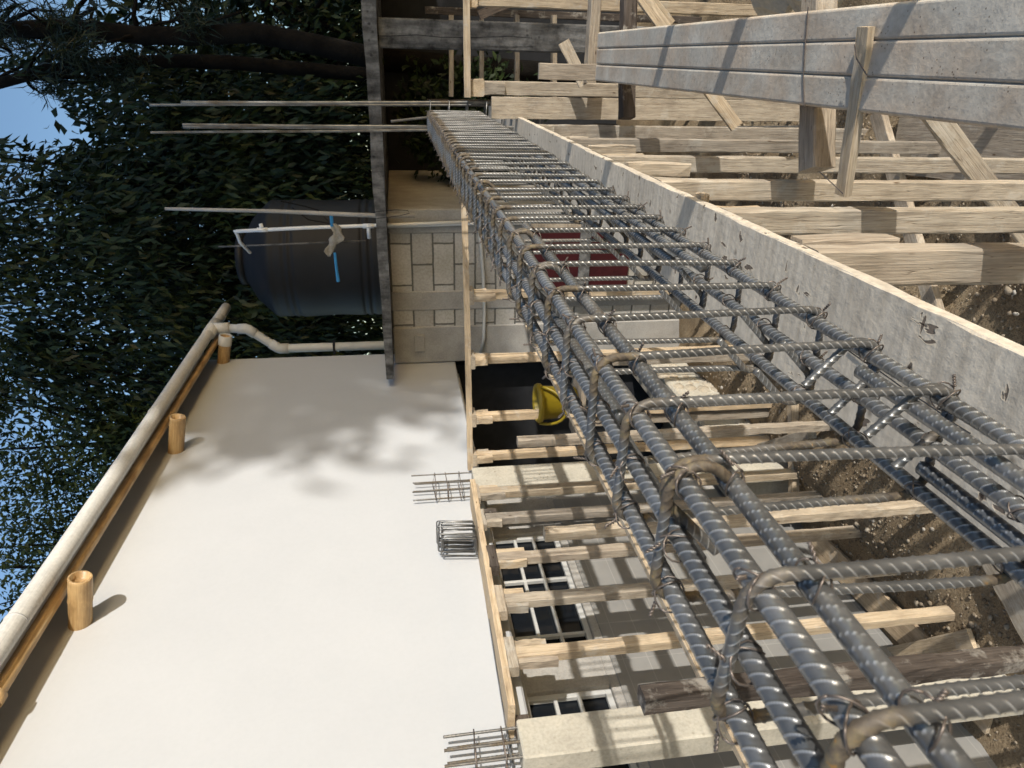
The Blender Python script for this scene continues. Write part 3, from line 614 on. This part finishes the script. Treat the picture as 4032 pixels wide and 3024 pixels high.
# yellow bucket on a trestle
yc = Vector((-2.3, 4.66, -1.25)); bk = empty('bucket', yc, 'yellow plastic bucket half hidden behind the pale shore', 'bucket')
MB().lathe([(.0, 0), (.105, 0), (.112, .01), (.128, .26), (.146, .262), (.148, .285), (.14, .30), (.13, .302), (.122, .285), (.1, .02), (0, .015)], yc, 36).build('body', M_yel, bk, True)
hd = [yc + Vector((.15 * math.cos(t), -.15 * math.sin(t) * .75 - .04, .27 - .17 * math.sin(t))) for t in np.linspace(0, math.pi, 14)]
MB().tube(hd, .011, 8).build('handle', M_yel, bk, True)
tr = empty('trestle', (-2.25, 4.75, GZ), 'low timber trestle under the yellow bucket', 'trestle')
timber('plank', (-2.6, 4.68, -1.275), (-1.9, 4.68, -1.275), .3, .04, 'grey', (0, 0, 1), tr)
for x in (-2.5, -2.0): timber('leg', (x, 4.7, GZ - .05), (x, 4.7, -1.3), .06, .06, 'grey', (0, 1, 0), tr)
# rubble footing under the house side
rub = empty('rubble_footing', (-2.85, 5.2, GZ), 'rubble stone footing wall by the dirt, seen through the cage', 'footing')
MB().box((-3.15, 4.3, GZ - .3), (-2.78, 7.0, -2.5), .02).build('mortar', M_mortar, rub)
for k in range(64):
    y = random.uniform(4.3, 6.9); z = random.uniform(-2.98, -2.5); r = random.uniform(.035, .08); n = 10; V = []; Fc = []
    for i in range(5):
        ph = math.pi * i / 4
        for j in range(n): th = 2 * math.pi * j / n; q = r * random.uniform(.85, 1.12); V.append((-2.79 + .45 * q * math.cos(ph), y + q * math.sin(ph) * math.cos(th) * 1.2 + .001 * j, z + q * math.sin(ph) * math.sin(th)))
    for i in range(4):
        for j in range(n): Fc.append((i * n + j, i * n + (j + 1) % n, (i + 1) * n + (j + 1) % n, (i + 1) * n + j))
    rs_ = MB(); rs_.add(V, Fc); rs_.build('stone', M_stone, rub, True)
for (a, b, w, h, m, lab) in (
    (tuple(px(3190, 2120, Z=-2.87))[:2], tuple(px(3900, 2830, Z=-2.87))[:2], .2, .022, 'fresh', 'long pale plank lying on the dirt along the house foot'),
    (tuple(px(3260, 2640, Z=-2.84))[:2], tuple(px(3835, 2520, Z=-2.84))[:2], .115, .025, 'fresh', 'short yellow board lying across the dirt below the cage'),
    ((-2.7, 4.5), (-2.25, 3.9), .07, .06, 'mid', 'stubby timber offcut lying beside the rubble footing'),
    ((-2.9, 4.0), (-2.2, 4.25), .06, .06, 'fresh', 'orange timber offcut lying across the dirt by the rubble footing'),
    ((-2.6, 1.6), (-2.1, 2.5), .22, .02, 'mid', 'wide brown plank on the dirt near the dark upright'),
    (tuple(px(3560, 530, Z=-2.83))[:2], tuple(px(4150, 545, Z=-2.83))[:2], .42, .02, 'grey', 'wide pale sheet lying on the dirt under the planks at the right'),
    ((-1.2, 3.0), (-.2, 3.9), .09, .04, 'grey', 'grey board lying on the dirt right of the cage')):
    z = max(ground_z(*a), ground_z(*b)) + h / 2 + .01
    timber('loose_board', (a[0], a[1], z), (b[0], b[1], z + .01), w, h, m, (0, 0, 1), None, lab, 'board', 'offcuts lying on the dirt', jag=.002)

# ------------------------------------------------------------------ main beam: soffit boards, reinforcement cage
timber('soffit_board', (-.452, .25, -.785), (-.452, 2.985, -.785), .262, .028, M_soff, label='wide grey cement stained soffit board under the rebar cage, nearest the camera', cat='board', jag=.0012, bow=.002)
timber('soffit_board', (-.447, 2.99, -.787), (-.440, 6.3, -.790), .255, .028, M_soff, label='far length of soffit board beneath the distant end of the rebar cage', cat='board', jag=.0012, bow=.002)
cage = empty('rebar_cage', (-.35, 2.5, -.55), 'long dark steel rebar cage of ribbed bars and stirrups running away over the soffit board', 'rebar cage')
XR, XM, XL, ZT, ZB = -.300, -.353, -.405, -.2165, -.535
END = 4.83
for (x, z, y0, y1, nm) in ((XR, ZT, .03, END, 0), (XM, ZT, .03, END, 0), (XL, ZT, .03, END, 0), (XR - .002, ZT - .0375, .03, 1.42, 0), (XL + .004, ZT - .036, .48, 1.25, 0), (XL + .02, ZT - .034, .72, 2.2, 0),
    (XL, ZB, .1, END, 0), (XM, ZB, .1, END, 0), (XR, ZB, .1, END, 0), (XR - .006, ZB + .03, .1, .665, 0), (XL + .026, ZB - .004, .1, .575, 0), (XR - .004, ZB + .034, 1.1, END, 0), (XM + .02, ZB + .03, 1.25, END, 0)):
    rebar('longitudinal_bar', (x, y0, z), (x, y1, z), .0166, 36 if y0 < .75 else 24,   .0024, .0112, .0016, .12, cage, fine=1.5, a0=(.7, 0, -.7))
def stirrup_mesh(hook):
    x0, x1, z0, z1 = XL - .0137, XR + .0137, ZB - .0137, ZT + .0137; r = .025; P = []; R = []
    cs = [(x1 - r, z1 - r, 0, 90), (x0 + r, z1 - r, 90, 180), (x0 + r, z0 + r, 180, 270), (x1 - r, z0 + r, 270, 360)]
    if hook == 'BR': cs = cs[3:] + cs[:3]; cs = [(c[0], c[1], c[2], c[3]) for c in cs]
    if hook == 'BL': cs = cs[2:] + cs[:2]
    # open bar: starts and ends at the hook corner with two tails bent inwards
    cx_, cz_, a0, a1 = cs[0]; mid = (a0 + a1) / 2
    tail = lambda ang, s: (-math.cos(math.radians(mid)) * s, -math.sin(math.radians(mid)) * s)
    ctrl = []
    a = math.radians(a0 - 45); tl = .062
    for s in np.linspace(tl, .004, 16):
        t = tail(0, s); ctrl.append((cx_ + r * math.cos(a) + t[0], -.0045, cz_ + r * math.sin(a) + t[1], 0.35))
    for g in np.linspace(a0 - 45, a1, 16): ctrl.append((cx_ + r * math.cos(math.radians(g)), -.0045, cz_ + r * math.sin(math.radians(g)), 1))
    for i, (c0, c1, b0, b1) in enumerate(cs[1:]):
        for g in np.linspace(b0, b1, 12): ctrl.append((c0 + r * math.cos(math.radians(g)), -.0045 + .003 * (i + 1), c1 + r * math.sin(math.radians(g)), 1 if (c1 > -.4) else .3))
    for g in np.linspace(a0, a1 + 45, 16): ctrl.append((cx_ + r * math.cos(math.radians(g)), .0055, cz_ + r * math.sin(math.radians(g)), 1))
    a = math.radians(a1 + 45)
    for s in np.linspace(.004, tl, 16):
        t = tail(0, s); ctrl.append((cx_ + r * math.cos(a) + t[0], .0055, cz_ + r * math.sin(a) + t[1], .35))
    C = np.array(ctrl); d = np.linalg.norm(np.diff(C[:, :3], axis=0), axis=1); s = np.concatenate([[0], np.cumsum(d)]); keep = np.concatenate([[True], d > 1e-6]); C = C[keep]; s = s[keep]
    m = int(s[-1] / .00105); q = np.linspace(0, s[-1], m); P = np.stack([np.interp(q, s, C[:, k]) for k in range(3)], -1); ru = np.interp(q, s, C[:, 3])
    # rust only where the bar was bent: fades along the straight legs
    bend = np.zeros(m); T = np.gradient(P, axis=0); T /= np.linalg.norm(T, axis=1)[:, None]; cur = np.linalg.norm(np.gradient(T, axis=0), axis=1) / .00105
    on = (cur > 8).astype(float); k = np.exp(-np.abs(np.arange(-54, 55)) * .00105 / .016); k /= k.max(); bend = np.clip(np.convolve(on, k, 'same') / 11, 0, 1)
    left = np.clip((-.36 - P[:, 0]) / .03, 0, 1) * .25
    P[:, 1] += .0035 * np.sin(q * 9)
    RR = rib_radius(q, 24, .0096, .0098, .1); V, Q = sweep(P, RR, 24, False, np.cross(T[0], [0, 1, 0]))
    rs = np.repeat(np.maximum(bend * .85 * np.where(P[:, 0] > -.33, np.where(P[:, 2] > -.4, 1, .25), .8), left), 24); rs = np.concatenate([rs, [.3, .3]])
    return V, Q, rs, RIBMASK[0]
def tie_mesh(n, xa, sc=1.0):
    """wire tie: two crossing loops round bar and stirrup, ends twisted together on the outside"""
    n = Vector(n).normalized(); ya = Vector((0, 1, 0)); xa = n.cross(ya).normalized(); m = MB(); wr = .0009
    for sg in (1, -1):
        ang = sg * random.uniform(.5, .95); dv = (xa * math.cos(ang) + ya * math.sin(ang)); pts = []
        lat = random.uniform(.0115, .0135) * sc; hi = .0172 * sc; lo = -.0098
        for k in range(15):
            t = 2 * math.pi * k / 14; pts.append(dv * (math.sin(t) * lat) + n * (lo + (hi - lo) * (.5 + .5 * math.cos(t))) + ya * (sg * .004 * (1 + math.cos(t))))
        m.tube(pts, wr, 5)
    top = n * (.0172 * sc); d = (n * random.uniform(.5, 1) + ya * random.uniform(-.8, .8) + xa * random.uniform(-.8, .8)).normalized(); L = random.uniform(.009, .017)
    e = d.cross(Vector((.3, .5, .8))).normalized(); f = d.cross(e)
    for sg in (0, math.pi): m.tube([top + d * (L * k / 9) + (e * math.cos(k * 1.5 + sg) + f * math.sin(k * 1.5 + sg)) * .0011 for k in range(10)], wr, 5)
    return m
proto = {}
for hk in ('TR', 'BR', 'BL'):
    V, Q, rs, RR = stirrup_mesh(hk); o = rebar_obj('stirrup', V, Q, rs, cage, RR=RR); proto[hk] = o.data; bpy.data.objects.remove(o)
ys_ = [.118, .222, .325, .45, .572, .69, .815, .935, 1.062, 1.185, 1.305, 1.43]
while ys_[-1] + .12 < END: ys_.append(ys_[-1] + (.12 if ys_[-1] < 2.3 else .103) + random.uniform(-.011, .011))
OUT = [(XR, ZT, (.75, 0, .75)), (XM, ZT, (0, 0, 1)), (XL, ZT, (-.75, 0, .75)), (XR, ZB, (.85, 0, -.4)), (XL, ZB, (-.75, 0, -.6)), (XR - .002, ZT - .0375, (1, 0, .1)), (XM, ZB, (0, 0, -1)), (XL, ZB + .16, (-1, 0, 0))]
far = MB(); nt_ = 0
for i, y in enumerate(ys_):
    hk = {3: 'TR', 4: 'BR', 5: 'BR', 8: 'TR'}.get(i, 'BL' if i % 5 else 'TR')
    s = bpy.data.objects.new('stirrup', proto[hk]); COL.objects.link(s); s.parent = cage
    M = Matrix.Translation((0, y, 0)) @ Matrix.Translation((-.35, 0, -.37)) @ Matrix.Rotation(math.radians(random.gauss(0, 1.1)), 4, 'X') @ Matrix.Rotation(math.radians(random.gauss(0, 1.3)), 4, 'Z') @ Matrix.Rotation(math.radians(random.gauss(0, .5)), 4, 'Y') @ Matrix.Translation((.35, 0, .37))
    s.matrix_basis = world_of(cage).inverted() @ M
    for (x, z, n) in (OUT[:7] if y < 1.8 else [OUT[0], OUT[2], OUT[4]]):
        if z == ZT - .0375 and y > 1.42: continue
        m = tie_mesh(n, None); b = Vector((x, y + random.uniform(-.004, .004), z))
        if nt_ < 98:
            m.build('tie_wire', M_wire, s, True, Matrix.Translation(b)); nt_ += 1
        else: far.add([Vector(v) + b for v in m.V], m.F)
tag(far.build('tie_wire', M_wire, cage, True), kind='stuff')
tag(MB().tube([px(3340 + 60 * k, 1380 + 41 * k + 3 * math.sin(k * 2), Z=-.7695) for k in range(9)], .0012, 5).build('string_line', M_dark, None, True), 'thin dark string line lying on the soffit board beside the cage', 'string')
# loose end of column steel at the far end of the cage
cs = empty('column_steel', (-.32, 4.94, GZ), 'upright rusty column bars rising past the far end of the rebar cage', 'column steel')
for (x0, y0, x1, y1, Y, D) in ((1690, 404, 712, 404, 4.92, .021), (1690, 413, 588, 413, 5.0, .015), (1690, 499, 718, 492, 4.92, .02), (1690, 506, 720, 501, 5.0, .016), (1690, 512, 594, 522, 4.96, .015)):
    a = px(x0, y0, Y=Y); b = px(x1, y1, Y=Y); a = a + (a - b).normalized() * 2.6
    rebar('column_bar', a, b, D, 9, .005, .010, .001, .35, cs)
for z in np.arange(-.95, -.2, .12): MB().tube([(-.235, 4.88, z), (-.415, 4.88, z + .01), (-.415, 5.02, z), (-.235, 5.02, z), (-.235, 4.88, z)], .004, 6).build('tie', M_steel, cs, True)
rebar('stub_bar', px(1690, 461, Y=4.9), px(1540, 478, Y=4.85), .016, 9, .005, .01, .001, .3, cs)

# ------------------------------------------------------------------ right side: shores under the beam, planks, braces
SR = 'wooden shores under the right edge of the beam'
for (y, w, h, mat, lab, cl) in (
    (1.28, .075, .06, 'grey', 'grey cracked shore nearest the camera on the right of the soffit board', ((1, .25, .05, 'grey'),)),
    (1.69, .062, .05, 'mid', 'second shore on the right of the soffit board, long crack along it', ((1, .13, .06, 'fresh'),)),
    (2.17, .062, .05, 'mid', 'third shore right of the soffit board, with the slanting batten tied to it', ((1, .19, .06, 'mid'),)),
    (2.78, .06, .05, 'mid', 'fourth shore on the right of the soffit board', ((1, .17, .04, 'fresh'),)),
    (3.48, .06, .05, 'grey', 'fifth shore on the right of the soffit board, seen just below the stacked planks', ((1, .12, .05, 'mid'),)),
    (4.25, .07, .05, 'grey', 'sixth shore on the right of the soffit board, mostly in shade behind the planks', ((1, .16, .05, 'fresh'),))):
    sh = shore(-.349 + (.031 - w / 2), y, -.801, w, h, mat, lab, SR, cl)
    for (yy, xa, xb, yc, wd, m_) in ((1.28, 2930, 3512, 932, .05, 'grey'), (1.69, 2600, 2782, 764, .05, 'fresh'), (2.17, 2330, 2713, 643, .045, 'mid'), (2.78, 2210, 2500, 574, .045, 'mid'), (2.78, 2150, 2236, 541, .05, 'fresh'), (3.48, 2020, 2180, 492, .04, 'mid'), (4.25, 1950, 2072, 453, .05, 'fresh')):
        if yy == y:
            p0, p1 = px(xb, yc, X=-.312), px(xa, yc, X=-.312); p0.x = p1.x = -.334; p1.x = p0.x; p1.y = p0.y; p1.z = max(p1.z, -.80) if p1.z > -.80 else p1.z
            p1.z = min(p1.z, -.803); timber('cleat', p0, p1, .045, wd, m_, (0, 1, 0), sh, jag=.003, wane=.5)
timber('form_board', px(1935, 424, Y=4.76), px(3300, 440, Y=4.76), .13, .025, 'mid', (0, 1, 0), None, 'broad pale form board standing upright at the far end of the beam', 'board')
p = px(1960, 347, Y=4.93); shore(p.x, p.y, -.485, .085, .06, 'mid', 'stout shore with square head block just past the far end of the cage', SR, ((-1, .13, .03, 'mid'),), (.09, .09, 0, .1), headmat='fresh')
p = px(1960, 3, Y=4.95); shore(p.x, p.y, -.47, .07, .06, 'fresh', 'pale shore at the right edge of the view beyond the planks', SR, (), (.1, .06, 0, .09), headmat='fresh')
PZ = -1.10
for (a, b, c, d, lab) in ((-40, 138, 128, 190, 'cement smeared steel plank of the stack, farthest from the cage'), (142, 329, 192, 252, 'middle cement smeared steel plank, between the two others'), (333, 514, 255, 318, 'rust stained steel plank closest to the rebar cage')):
    pn0, pn1 = px(4032, a, Z=PZ), px(4032, b, Z=PZ); pf0, pf1 = px(2352 + (128 - c) * .06, c, Z=PZ), px(2352 + (128 - c) * .06, d, Z=PZ)
    nm, fm = (pn0 + pn1) / 2, (pf0 + pf1) / 2; wn, wf = (pn0 - pn1).length, (pf0 - pf1).length; dr = (nm - fm).normalized(); L = (nm - fm).length + .55
    me = timber_mesh(L, 1.0, .048, jag=0, bow=0); n = len(me.vertices) // 8
    nrm = Matrix(frame_of(fm - Vector((0, 0, .024)), fm + dr - Vector((0, 0, .024)), (0, 0, 1)))
    prof = [(-.5, -.018), (-.47, -.024), (.47, -.024), (.5, -.018), (.5, .014), (.44, .0235), (-.44, .0235), (-.5, .014)]
    for i, v in enumerate(me.vertices):
        u = v.co.x / L; w = (wf + (wn - wf) * u * L / (L - .55)) * .985; v.co.y = prof[i % 8][0] * w; v.co.z = prof[i % 8][1] + .003 * math.sin(u * 5)
    me.flip_normals(); o = link('steel_plank', me, M_galv, None, nrm); tag(o, lab, 'plank', 'three planks stacked side by side')
    bv = o.modifiers.new('bevel', 'BEVEL'); bv.width = .004; bv.segments = 2; bv.limit_method = 'ANGLE'
bt = empty('tie_batten', px(3350, 440, Z=PZ), 'slanting pale batten tied across the stack of planks with wire', 'batten')
timber('batten', px(3412, 105, Z=PZ + .012), px(3318, 768, Z=PZ - .03), .042, .02, 'fresh', (0, 0, 1), bt)
MB().tube([px(3365, 175, Z=PZ + .03), px(3372, 230, Z=PZ + .026), px(3415, 300, Z=PZ + .024)], .0016, 5).build('wire', M_wire, bt)
MB().tube([px(3225, 675, Z=PZ), px(3285, 730, Z=PZ + .01), px(3318, 762, Z=PZ + .005)], .0014, 5).build('wire', M_wire, bt)
tag(MB().tube([px(3182, 28, Z=PZ + .003), px(3172, 150, Z=PZ + .003), px(3163, 300, Z=PZ + .003), px(3166, 415, Z=PZ + .002), px(3175, 420, Z=PZ - .04)], .0018, 5).build('strap_wire', M_wire, None), 'thin binding wire looped round the three stacked planks', 'wire')
BG = 'timber bearers under the planks'
timber('bearer', px(3228, -30, Z=-1.22), px(3215, 668, Z=-1.22), .085, .07, 'grey', label='grey square bearer poking out from under the nearer part of the planks', cat='bearer', group=BG)
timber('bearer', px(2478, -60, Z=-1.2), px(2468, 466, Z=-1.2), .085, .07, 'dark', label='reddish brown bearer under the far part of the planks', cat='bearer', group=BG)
timber('bearer', px(2345, -30, Z=-1.18), px(2322, 326, Z=-1.18), .09, .06, 'grey', label='pale grey bearer carrying the far ends of the planks', cat='bearer', group=BG)
timber('end_board', px(2121, 280, Y=4.42), px(2360, 284, Y=4.42), .088, .03, 'grey', (0, 1, 0), None, 'short dark board fixed upright near the far ends of the planks', 'board')
DB = 'slanting braces near the planks'
timber('brace', px(2530, -10, Y=3.75), px(2900, 500, Y=3.55), .06, .025, 'fresh', (0, 1, 0), None, 'pale brace passing under the planks towards the fourth shore', 'brace', DB)
timber('brace', px(3660, 430, Y=2.42), px(4120, 1030, Y=2.38), .075, .025, 'mid', (0, 1, 0), None, 'long slanting brace below the planks at the near right', 'brace', DB)
timber('brace', px(2218, 165, Y=4.66), px(2300, 335, Y=4.62), .07, .025, 'mid', (0, 1, 0), None, 'short slanting brace behind the short dark board', 'brace', DB)
timber('brace', px(1886, 62, Y=5.5), px(2030, 2, Y=5.5), .06, .03, 'dark', (0, 1, 0), None, 'dark slanting brace in the shade right of the dark post', 'brace', DB)
timber('brace', px(2560, 0, Y=4.3), px(2640, 98, Y=4.3), .06, .025, 'fresh', (0, 1, 0), None, 'pale slanting brace rising beyond the planks near the right edge', 'brace', DB)
rk = empty('timber_rack', (0, 7.0, GZ), 'brown timber rails in the dark behind the far post', 'rack')
for (x, w) in ((1776, .085), (1896, .05), (2034, .075), (2180, .1)): timber('rail', px(x, 380, Y=7.0), px(x, 60, Y=7.0), w, .04, 'mid', (0, 0, 1), rk)
timber('upright', (-.35, 7.05, GZ), (-.35, 7.05, -.3), .06, .05, 'dark', (0, 1, 0), rk); timber('upright', (.4, 7.05, GZ), (.4, 7.05, -.3), .06, .05, 'dark', (0, 1, 0), rk)
tag(MB().tube([px(1420, 140, Y=6.3), px(1530, 142, Y=6.29), px(1640, 137, Y=6.28), px(1740, 147, Y=6.29), px(1850, 148, Y=6.29), px(2010, 143, Y=6.28), px(2095, 150, Y=6.29)], .003, 5).build('hanging_wire', M_dark, None), 'thin wavy wire hanging down the dark post', 'wire')
tag(MB().tube([px(1470, 835, Y=6.15), px(1560, 826, Y=6.15), px(1605, 828, Y=6.16), px(1612, 840, Y=6.17), px(1570, 850, Y=6.17), px(1470, 862, Y=6.17)], .003, 5).build('wire_loop', M_dark, None), 'thin wire loop drooping from the slab edge', 'wire')
for k, (x, y, Y) in enumerate(((3050, 12, 2.9), (3220, 6, 2.6))):
    c = px(x, y, Y=Y); m = MB(); n = 12; V = []; Fc = []
    for i in range(7):
        ph = math.pi * i / 6
        for j in range(n): th = 2 * math.pi * j / n; q = .16 * random.uniform(.8, 1.15); V.append((c.x + .1 + q * math.sin(ph) * math.cos(th), c.y + q * math.sin(ph) * math.sin(th), c.z + .7 * q * math.cos(ph)))
    for i in range(6):
        for j in range(n): Fc.append((i * n + j, i * n + (j + 1) % n, (i + 1) * n + (j + 1) % n, (i + 1) * n + j))
    m.add(V, Fc); tag(m.build('concrete_lump', M_mortar, None), ('rough pale concrete lump beyond the planks, nearer of two', 'rough pale concrete lump beyond the planks, farther of two')[1 - k], 'rubble', 'broken concrete beyond the planks')

# ------------------------------------------------------------------ trees
def leaf_quads(C, L, Wd, dirs):
    n = len(C); d = dirs / np.linalg.norm(dirs, axis=1)[:, None]; r = RNG.normal(size=(n, 3)); s = np.cross(d, r); s /= np.linalg.norm(s, axis=1)[:, None]; nn = np.cross(d, s)
    L = (L * RNG.uniform(.65, 1.25, n))[:, None]; Wd = (Wd * RNG.uniform(.7, 1.25, n))[:, None]
    a = C; t = C + d * L + nn * L * .12; b1 = C + d * L * .45 + s * Wd / 2 - nn * L * .08; b2 = C + d * L * .45 - s * Wd / 2 - nn * L * .08
    V = np.stack([a, b1, t, b2], 1).reshape(-1, 3); Q = np.arange(4 * n).reshape(n, 4); return V, Q
def blob_points(cen, rad, nc, per, spread, shell=.5):
    u = RNG.normal(size=(nc, 3)); u /= np.linalg.norm(u, axis=1)[:, None]; u *= (RNG.uniform(shell ** 3, 1, nc) ** (1 / 3))[:, None]
    cc = np.array(cen) + u * np.array(rad); P = np.repeat(cc, per, 0) + RNG.normal(size=(nc * per, 3)) * spread * np.repeat(RNG.uniform(.6, 1.3, nc), per)[:, None]
    return cc, P
def tree(name, label, cat, base, cen, rad, nc, per, spread, L, Wd, mat, droop=1.0, trunk_r=.14, group=None, shell=.5, pts=None, limbs=12, cut=None):
    e = empty(name, base, label, cat, group); cc, P = blob_points(cen, rad, nc, per, spread, shell)
    if cut is not None:
        k = cut(P); P = P[k]; cc = cc[cut(cc)]
    d = RNG.normal(size=P.shape) * .8; d[:, 2] -= droop; out = P - np.array(cen); d += .5 * out / (np.linalg.norm(out, axis=1)[:, None] + .1)
    V, Q = leaf_quads(P, L, Wd, d); link('crown', mesh_np('crown', V, Q), mat, e)
    m = MB(); b = Vector(base); c = Vector(cen); top = c + Vector((0, 0, rad[2] * .3))
    path = pts or [b + (top - b) * (k / 8) + Vector((.12 * math.sin(k * 1.7 + len(label)), .1 * math.cos(k * 1.3), 0)) for k in range(9)]
    m.tube(path, [trunk_r * (1 - .75 * k / (len(path) - 1)) for k in range(len(path))], 12)
    for k in range(min(limbs, len(cc))):
        q = Vector(cc[k * len(cc) // max(1, min(limbs, len(cc)))]); s = Vector(path[int(len(path) * random.uniform(.45, .85))]); mid = (s + q) / 2 + Vector((0, 0, .15 * (q - s).length * random.uniform(-.6, 1)))
        m.tube([s, s + (mid - s) * .5 + Vector((.05, 0, .04)), mid, q + (mid - q) * .4, q], [trunk_r * .34, trunk_r * .28, trunk_r * .2, trunk_r * .12, trunk_r * .06], 7)
    m.build('trunk', M_bark, e, True); return e
gap = lambda P: ~((P[:, 0] / P[:, 1] > -.115 + .015 * np.sin(P[:, 2] * 5)) & (P[:, 0] / P[:, 1] < -.03) & (P[:, 2] / P[:, 1] > .385 + .02 * np.sin(P[:, 0] * 7)))   # window of open sky between two crowns
tp = px(720, 1080, Y=11.0); tree('broadleaf_tree', 'big dark broadleaf tree with drooping leaves behind the black tank', 'tree', (tp.x, 11.4, GZ), tuple(tp), (3.2, 1.8, 3.3), 130, 225, .33, .19, .05, M_leaf, 2.0, .2, 'trees behind the buildings', .25, limbs=26, cut=gap)
tp = px(560, 1790, Y=10.5); tree('small_leaf_tree', 'lighter small leaved tree showing sky above the gutter pipe', 'tree', (tp.x + .6, 11, GZ), tuple(tp), (2.3, 1.5, 2.9), 80, 200, .28, .125, .045, M_leaf2, .8, .13, 'trees behind the buildings', .2, limbs=30)
tp = px(150, 2230, Y=9.6); tree('small_leaf_tree', 'sparse small leaved branches near the top left sky', 'tree', (tp.x + .3, 10.2, GZ), tuple(tp), (1.3, 1.0, 1.7), 42, 60, .2, .11, .042, M_leaf2, .7, .09, 'trees behind the buildings', .2, limbs=24)
tp = px(520, 730, Y=12.0); tree('broadleaf_tree', 'dark leafy tree between the pine trunks and the big broadleaf tree', 'tree', (tp.x, 12.4, GZ), tuple(tp), (1.5, 1.5, 2.9), 62, 80, .28, .17, .06, M_leaf, 1.0, .15, 'trees behind the buildings', .2, limbs=26, cut=gap)
tp = px(1180, 260, Y=12.5); tree('broadleaf_tree', 'dark bushy tree low behind the roof slab on the right', 'tree', (tp.x + .5, 12.8, GZ), tuple(tp), (2.4, 1.5, 2.0), 64, 90, .3, .16, .06, M_leaf, 1.0, .15, 'trees behind the buildings', .2, limbs=24)
def pine(label, path, r0, r1, clumps, base):
    e = empty('pine_tree', base, label, 'pine tree', 'trees behind the buildings'); m = MB(); n = len(path); m.tube(path, [r0 + (r1 - r0) * k / (n - 1) for k in range(n)], 12)
    Vs = []; D = []
    for c in clumps:
        c = Vector(c); s = min((Vector(p) for p in path), key=lambda p: (p - c).length + random.uniform(0, 1.2)); mid = (s + c) / 2 + Vector((random.uniform(-.2, .2), random.uniform(-.2, .2), random.uniform(-.3, .1)))
        m.tube([s, (s + mid) / 2 + Vector((0, 0, .05)), mid, c], [r1 * .45, r1 * .35, r1 * .25, r1 * .12], 6)
        k = 95; Vs.append(np.array(c) + RNG.normal(size=(k, 3)) * .08); u = RNG.normal(size=(k, 3)); u[:, 2] -= .35; D.append(u)
    V, Q = leaf_quads(np.vstack(Vs), .23, .014, np.vstack(D)); link('crown', mesh_np('crown', V, Q), M_pine, e); m.build('trunk', M_bark, e, True)
YP = 9.6
pa = [px(1900, 300, Y=YP), px(1500, 235, Y=YP), px(1250, 178, Y=YP), px(1000, 128, Y=YP), px(760, 142, Y=YP), px(550, 140, Y=YP), px(280, 105, Y=YP), px(0, 118, Y=YP), px(-300, 60, Y=YP)]; pa[0].z = GZ
pb = [px(1400, 330, Y=10.4), px(900, 246, Y=10.4), px(700, 240, Y=10.4), px(480, 245, Y=10.4), px(280, 262, Y=10.4), px(100, 300, Y=10.4), px(-60, 345, Y=10.4)]
pb[0] = Vector((pb[1].x - .3, 10.4, GZ))
def clump(n, x0, x1, y0, y1, Y): return [px(random.uniform(x0, x1), random.uniform(y0, y1), Y=Y + random.uniform(-.8, .8)) for _ in range(n)]
pine('pine with thick leaning trunk at the top right of the scene', pa, .135, .075, clump(15, -100, 700, -60, 190, 9.4) + clump(5, 500, 1300, -80, 120, 10), (pa[0].x, YP, GZ))
pine('slimmer pine trunk curving against the patch of blue sky', pb, .09, .06, clump(12, 0, 330, 100, 215, 10.4) + clump(3, 160, 230, 300, 335, 10.3) + clump(10, 300, 750, 230, 340, 10.6), (pb[0].x, 10.4, GZ))
for (X, Y, Z, r, lab) in ((-7.2, 15, 2.9, (3.6, 1.6, 3.9), 'dense dark bush mass left behind the house gutter'), (-1.8, 15.5, 2.0, (3.4, 1.6, 3.9), 'dense dark bush mass behind the water tank'), (3.6, 14.5, .0, (3.2, 1.6, 3.0), 'dense dark bush mass behind the roof slab at right')):
    tree('dense_bush', lab, 'bush', (X, Y + .3, GZ), (X, Y, Z), r, 150, 90, .42, .26, .13, M_leaf, .6, .16, 'dense bushes far behind', .1, limbs=8)
tree('shrub', 'dark shrub in the shade under the roof slab', 'shrub', (-.75, 8.7, GZ), (-.65, 8.6, -.75), (.55, .4, .75), 60, 70, .13, .11, .045, M_leaf, .4, .03, None, .1, limbs=8)
# trees to the right, out of the picture, that shade the far half of the yard
for (X, Y, Z, r, n, lab) in ((20, -2.9, 8.6, (2.5, 3.6, 4.6), 250, 'leafy tree standing far right of the yard, nearest one'), (21, 3.2, 9.0, (2.5, 3.9, 5.2), 300, 'leafy tree standing far right of the yard, middle one'), (21, 9.0, 9.5, (2.5, 3.6, 5.8), 340, 'leafy tree standing far right of the yard, farthest one')):
    tree('shade_tree', lab, 'tree', (X + .4, Y + .5, GZ), (X, Y, Z), r, n, 60, .5, .4, .2, M_leaf, .8, .2, 'trees right of the yard', .1, limbs=12, cut=lambda P: ((P[:, 2] > 4.55 + .4 * np.sin(P[:, 1] * 2.1)) | ((P[:, 2] > 3.6) & (P[:, 1] + .5 * (P[:, 0] + 1.3) > 6.4))) & (P[:, 1] + .5 * (P[:, 0] + 2.84) > 4.7 + .25 * np.sin(P[:, 2] * 3)))

for (y, lab) in ((1.15, 'unseen bamboo pole added to cast shadow stripes on the planks, nearest the camera'), (1.9, 'unseen bamboo pole added to cast shadow stripes on the planks, middle one'), (2.5, 'unseen bamboo pole added to cast shadow stripes on the planks, farthest one')):  # poles out of view, added to throw shadow stripes over the planks
    x = .75 + .12 * y; o = bamboo_tube('shadow_pole', (x, y, GZ - .1), (x + .1, y + .05, .12), .034, [.4 * k for k in range(1, 11)]); tag(o, lab, 'pole', 'unseen poles added to stripe the planks with shadow')
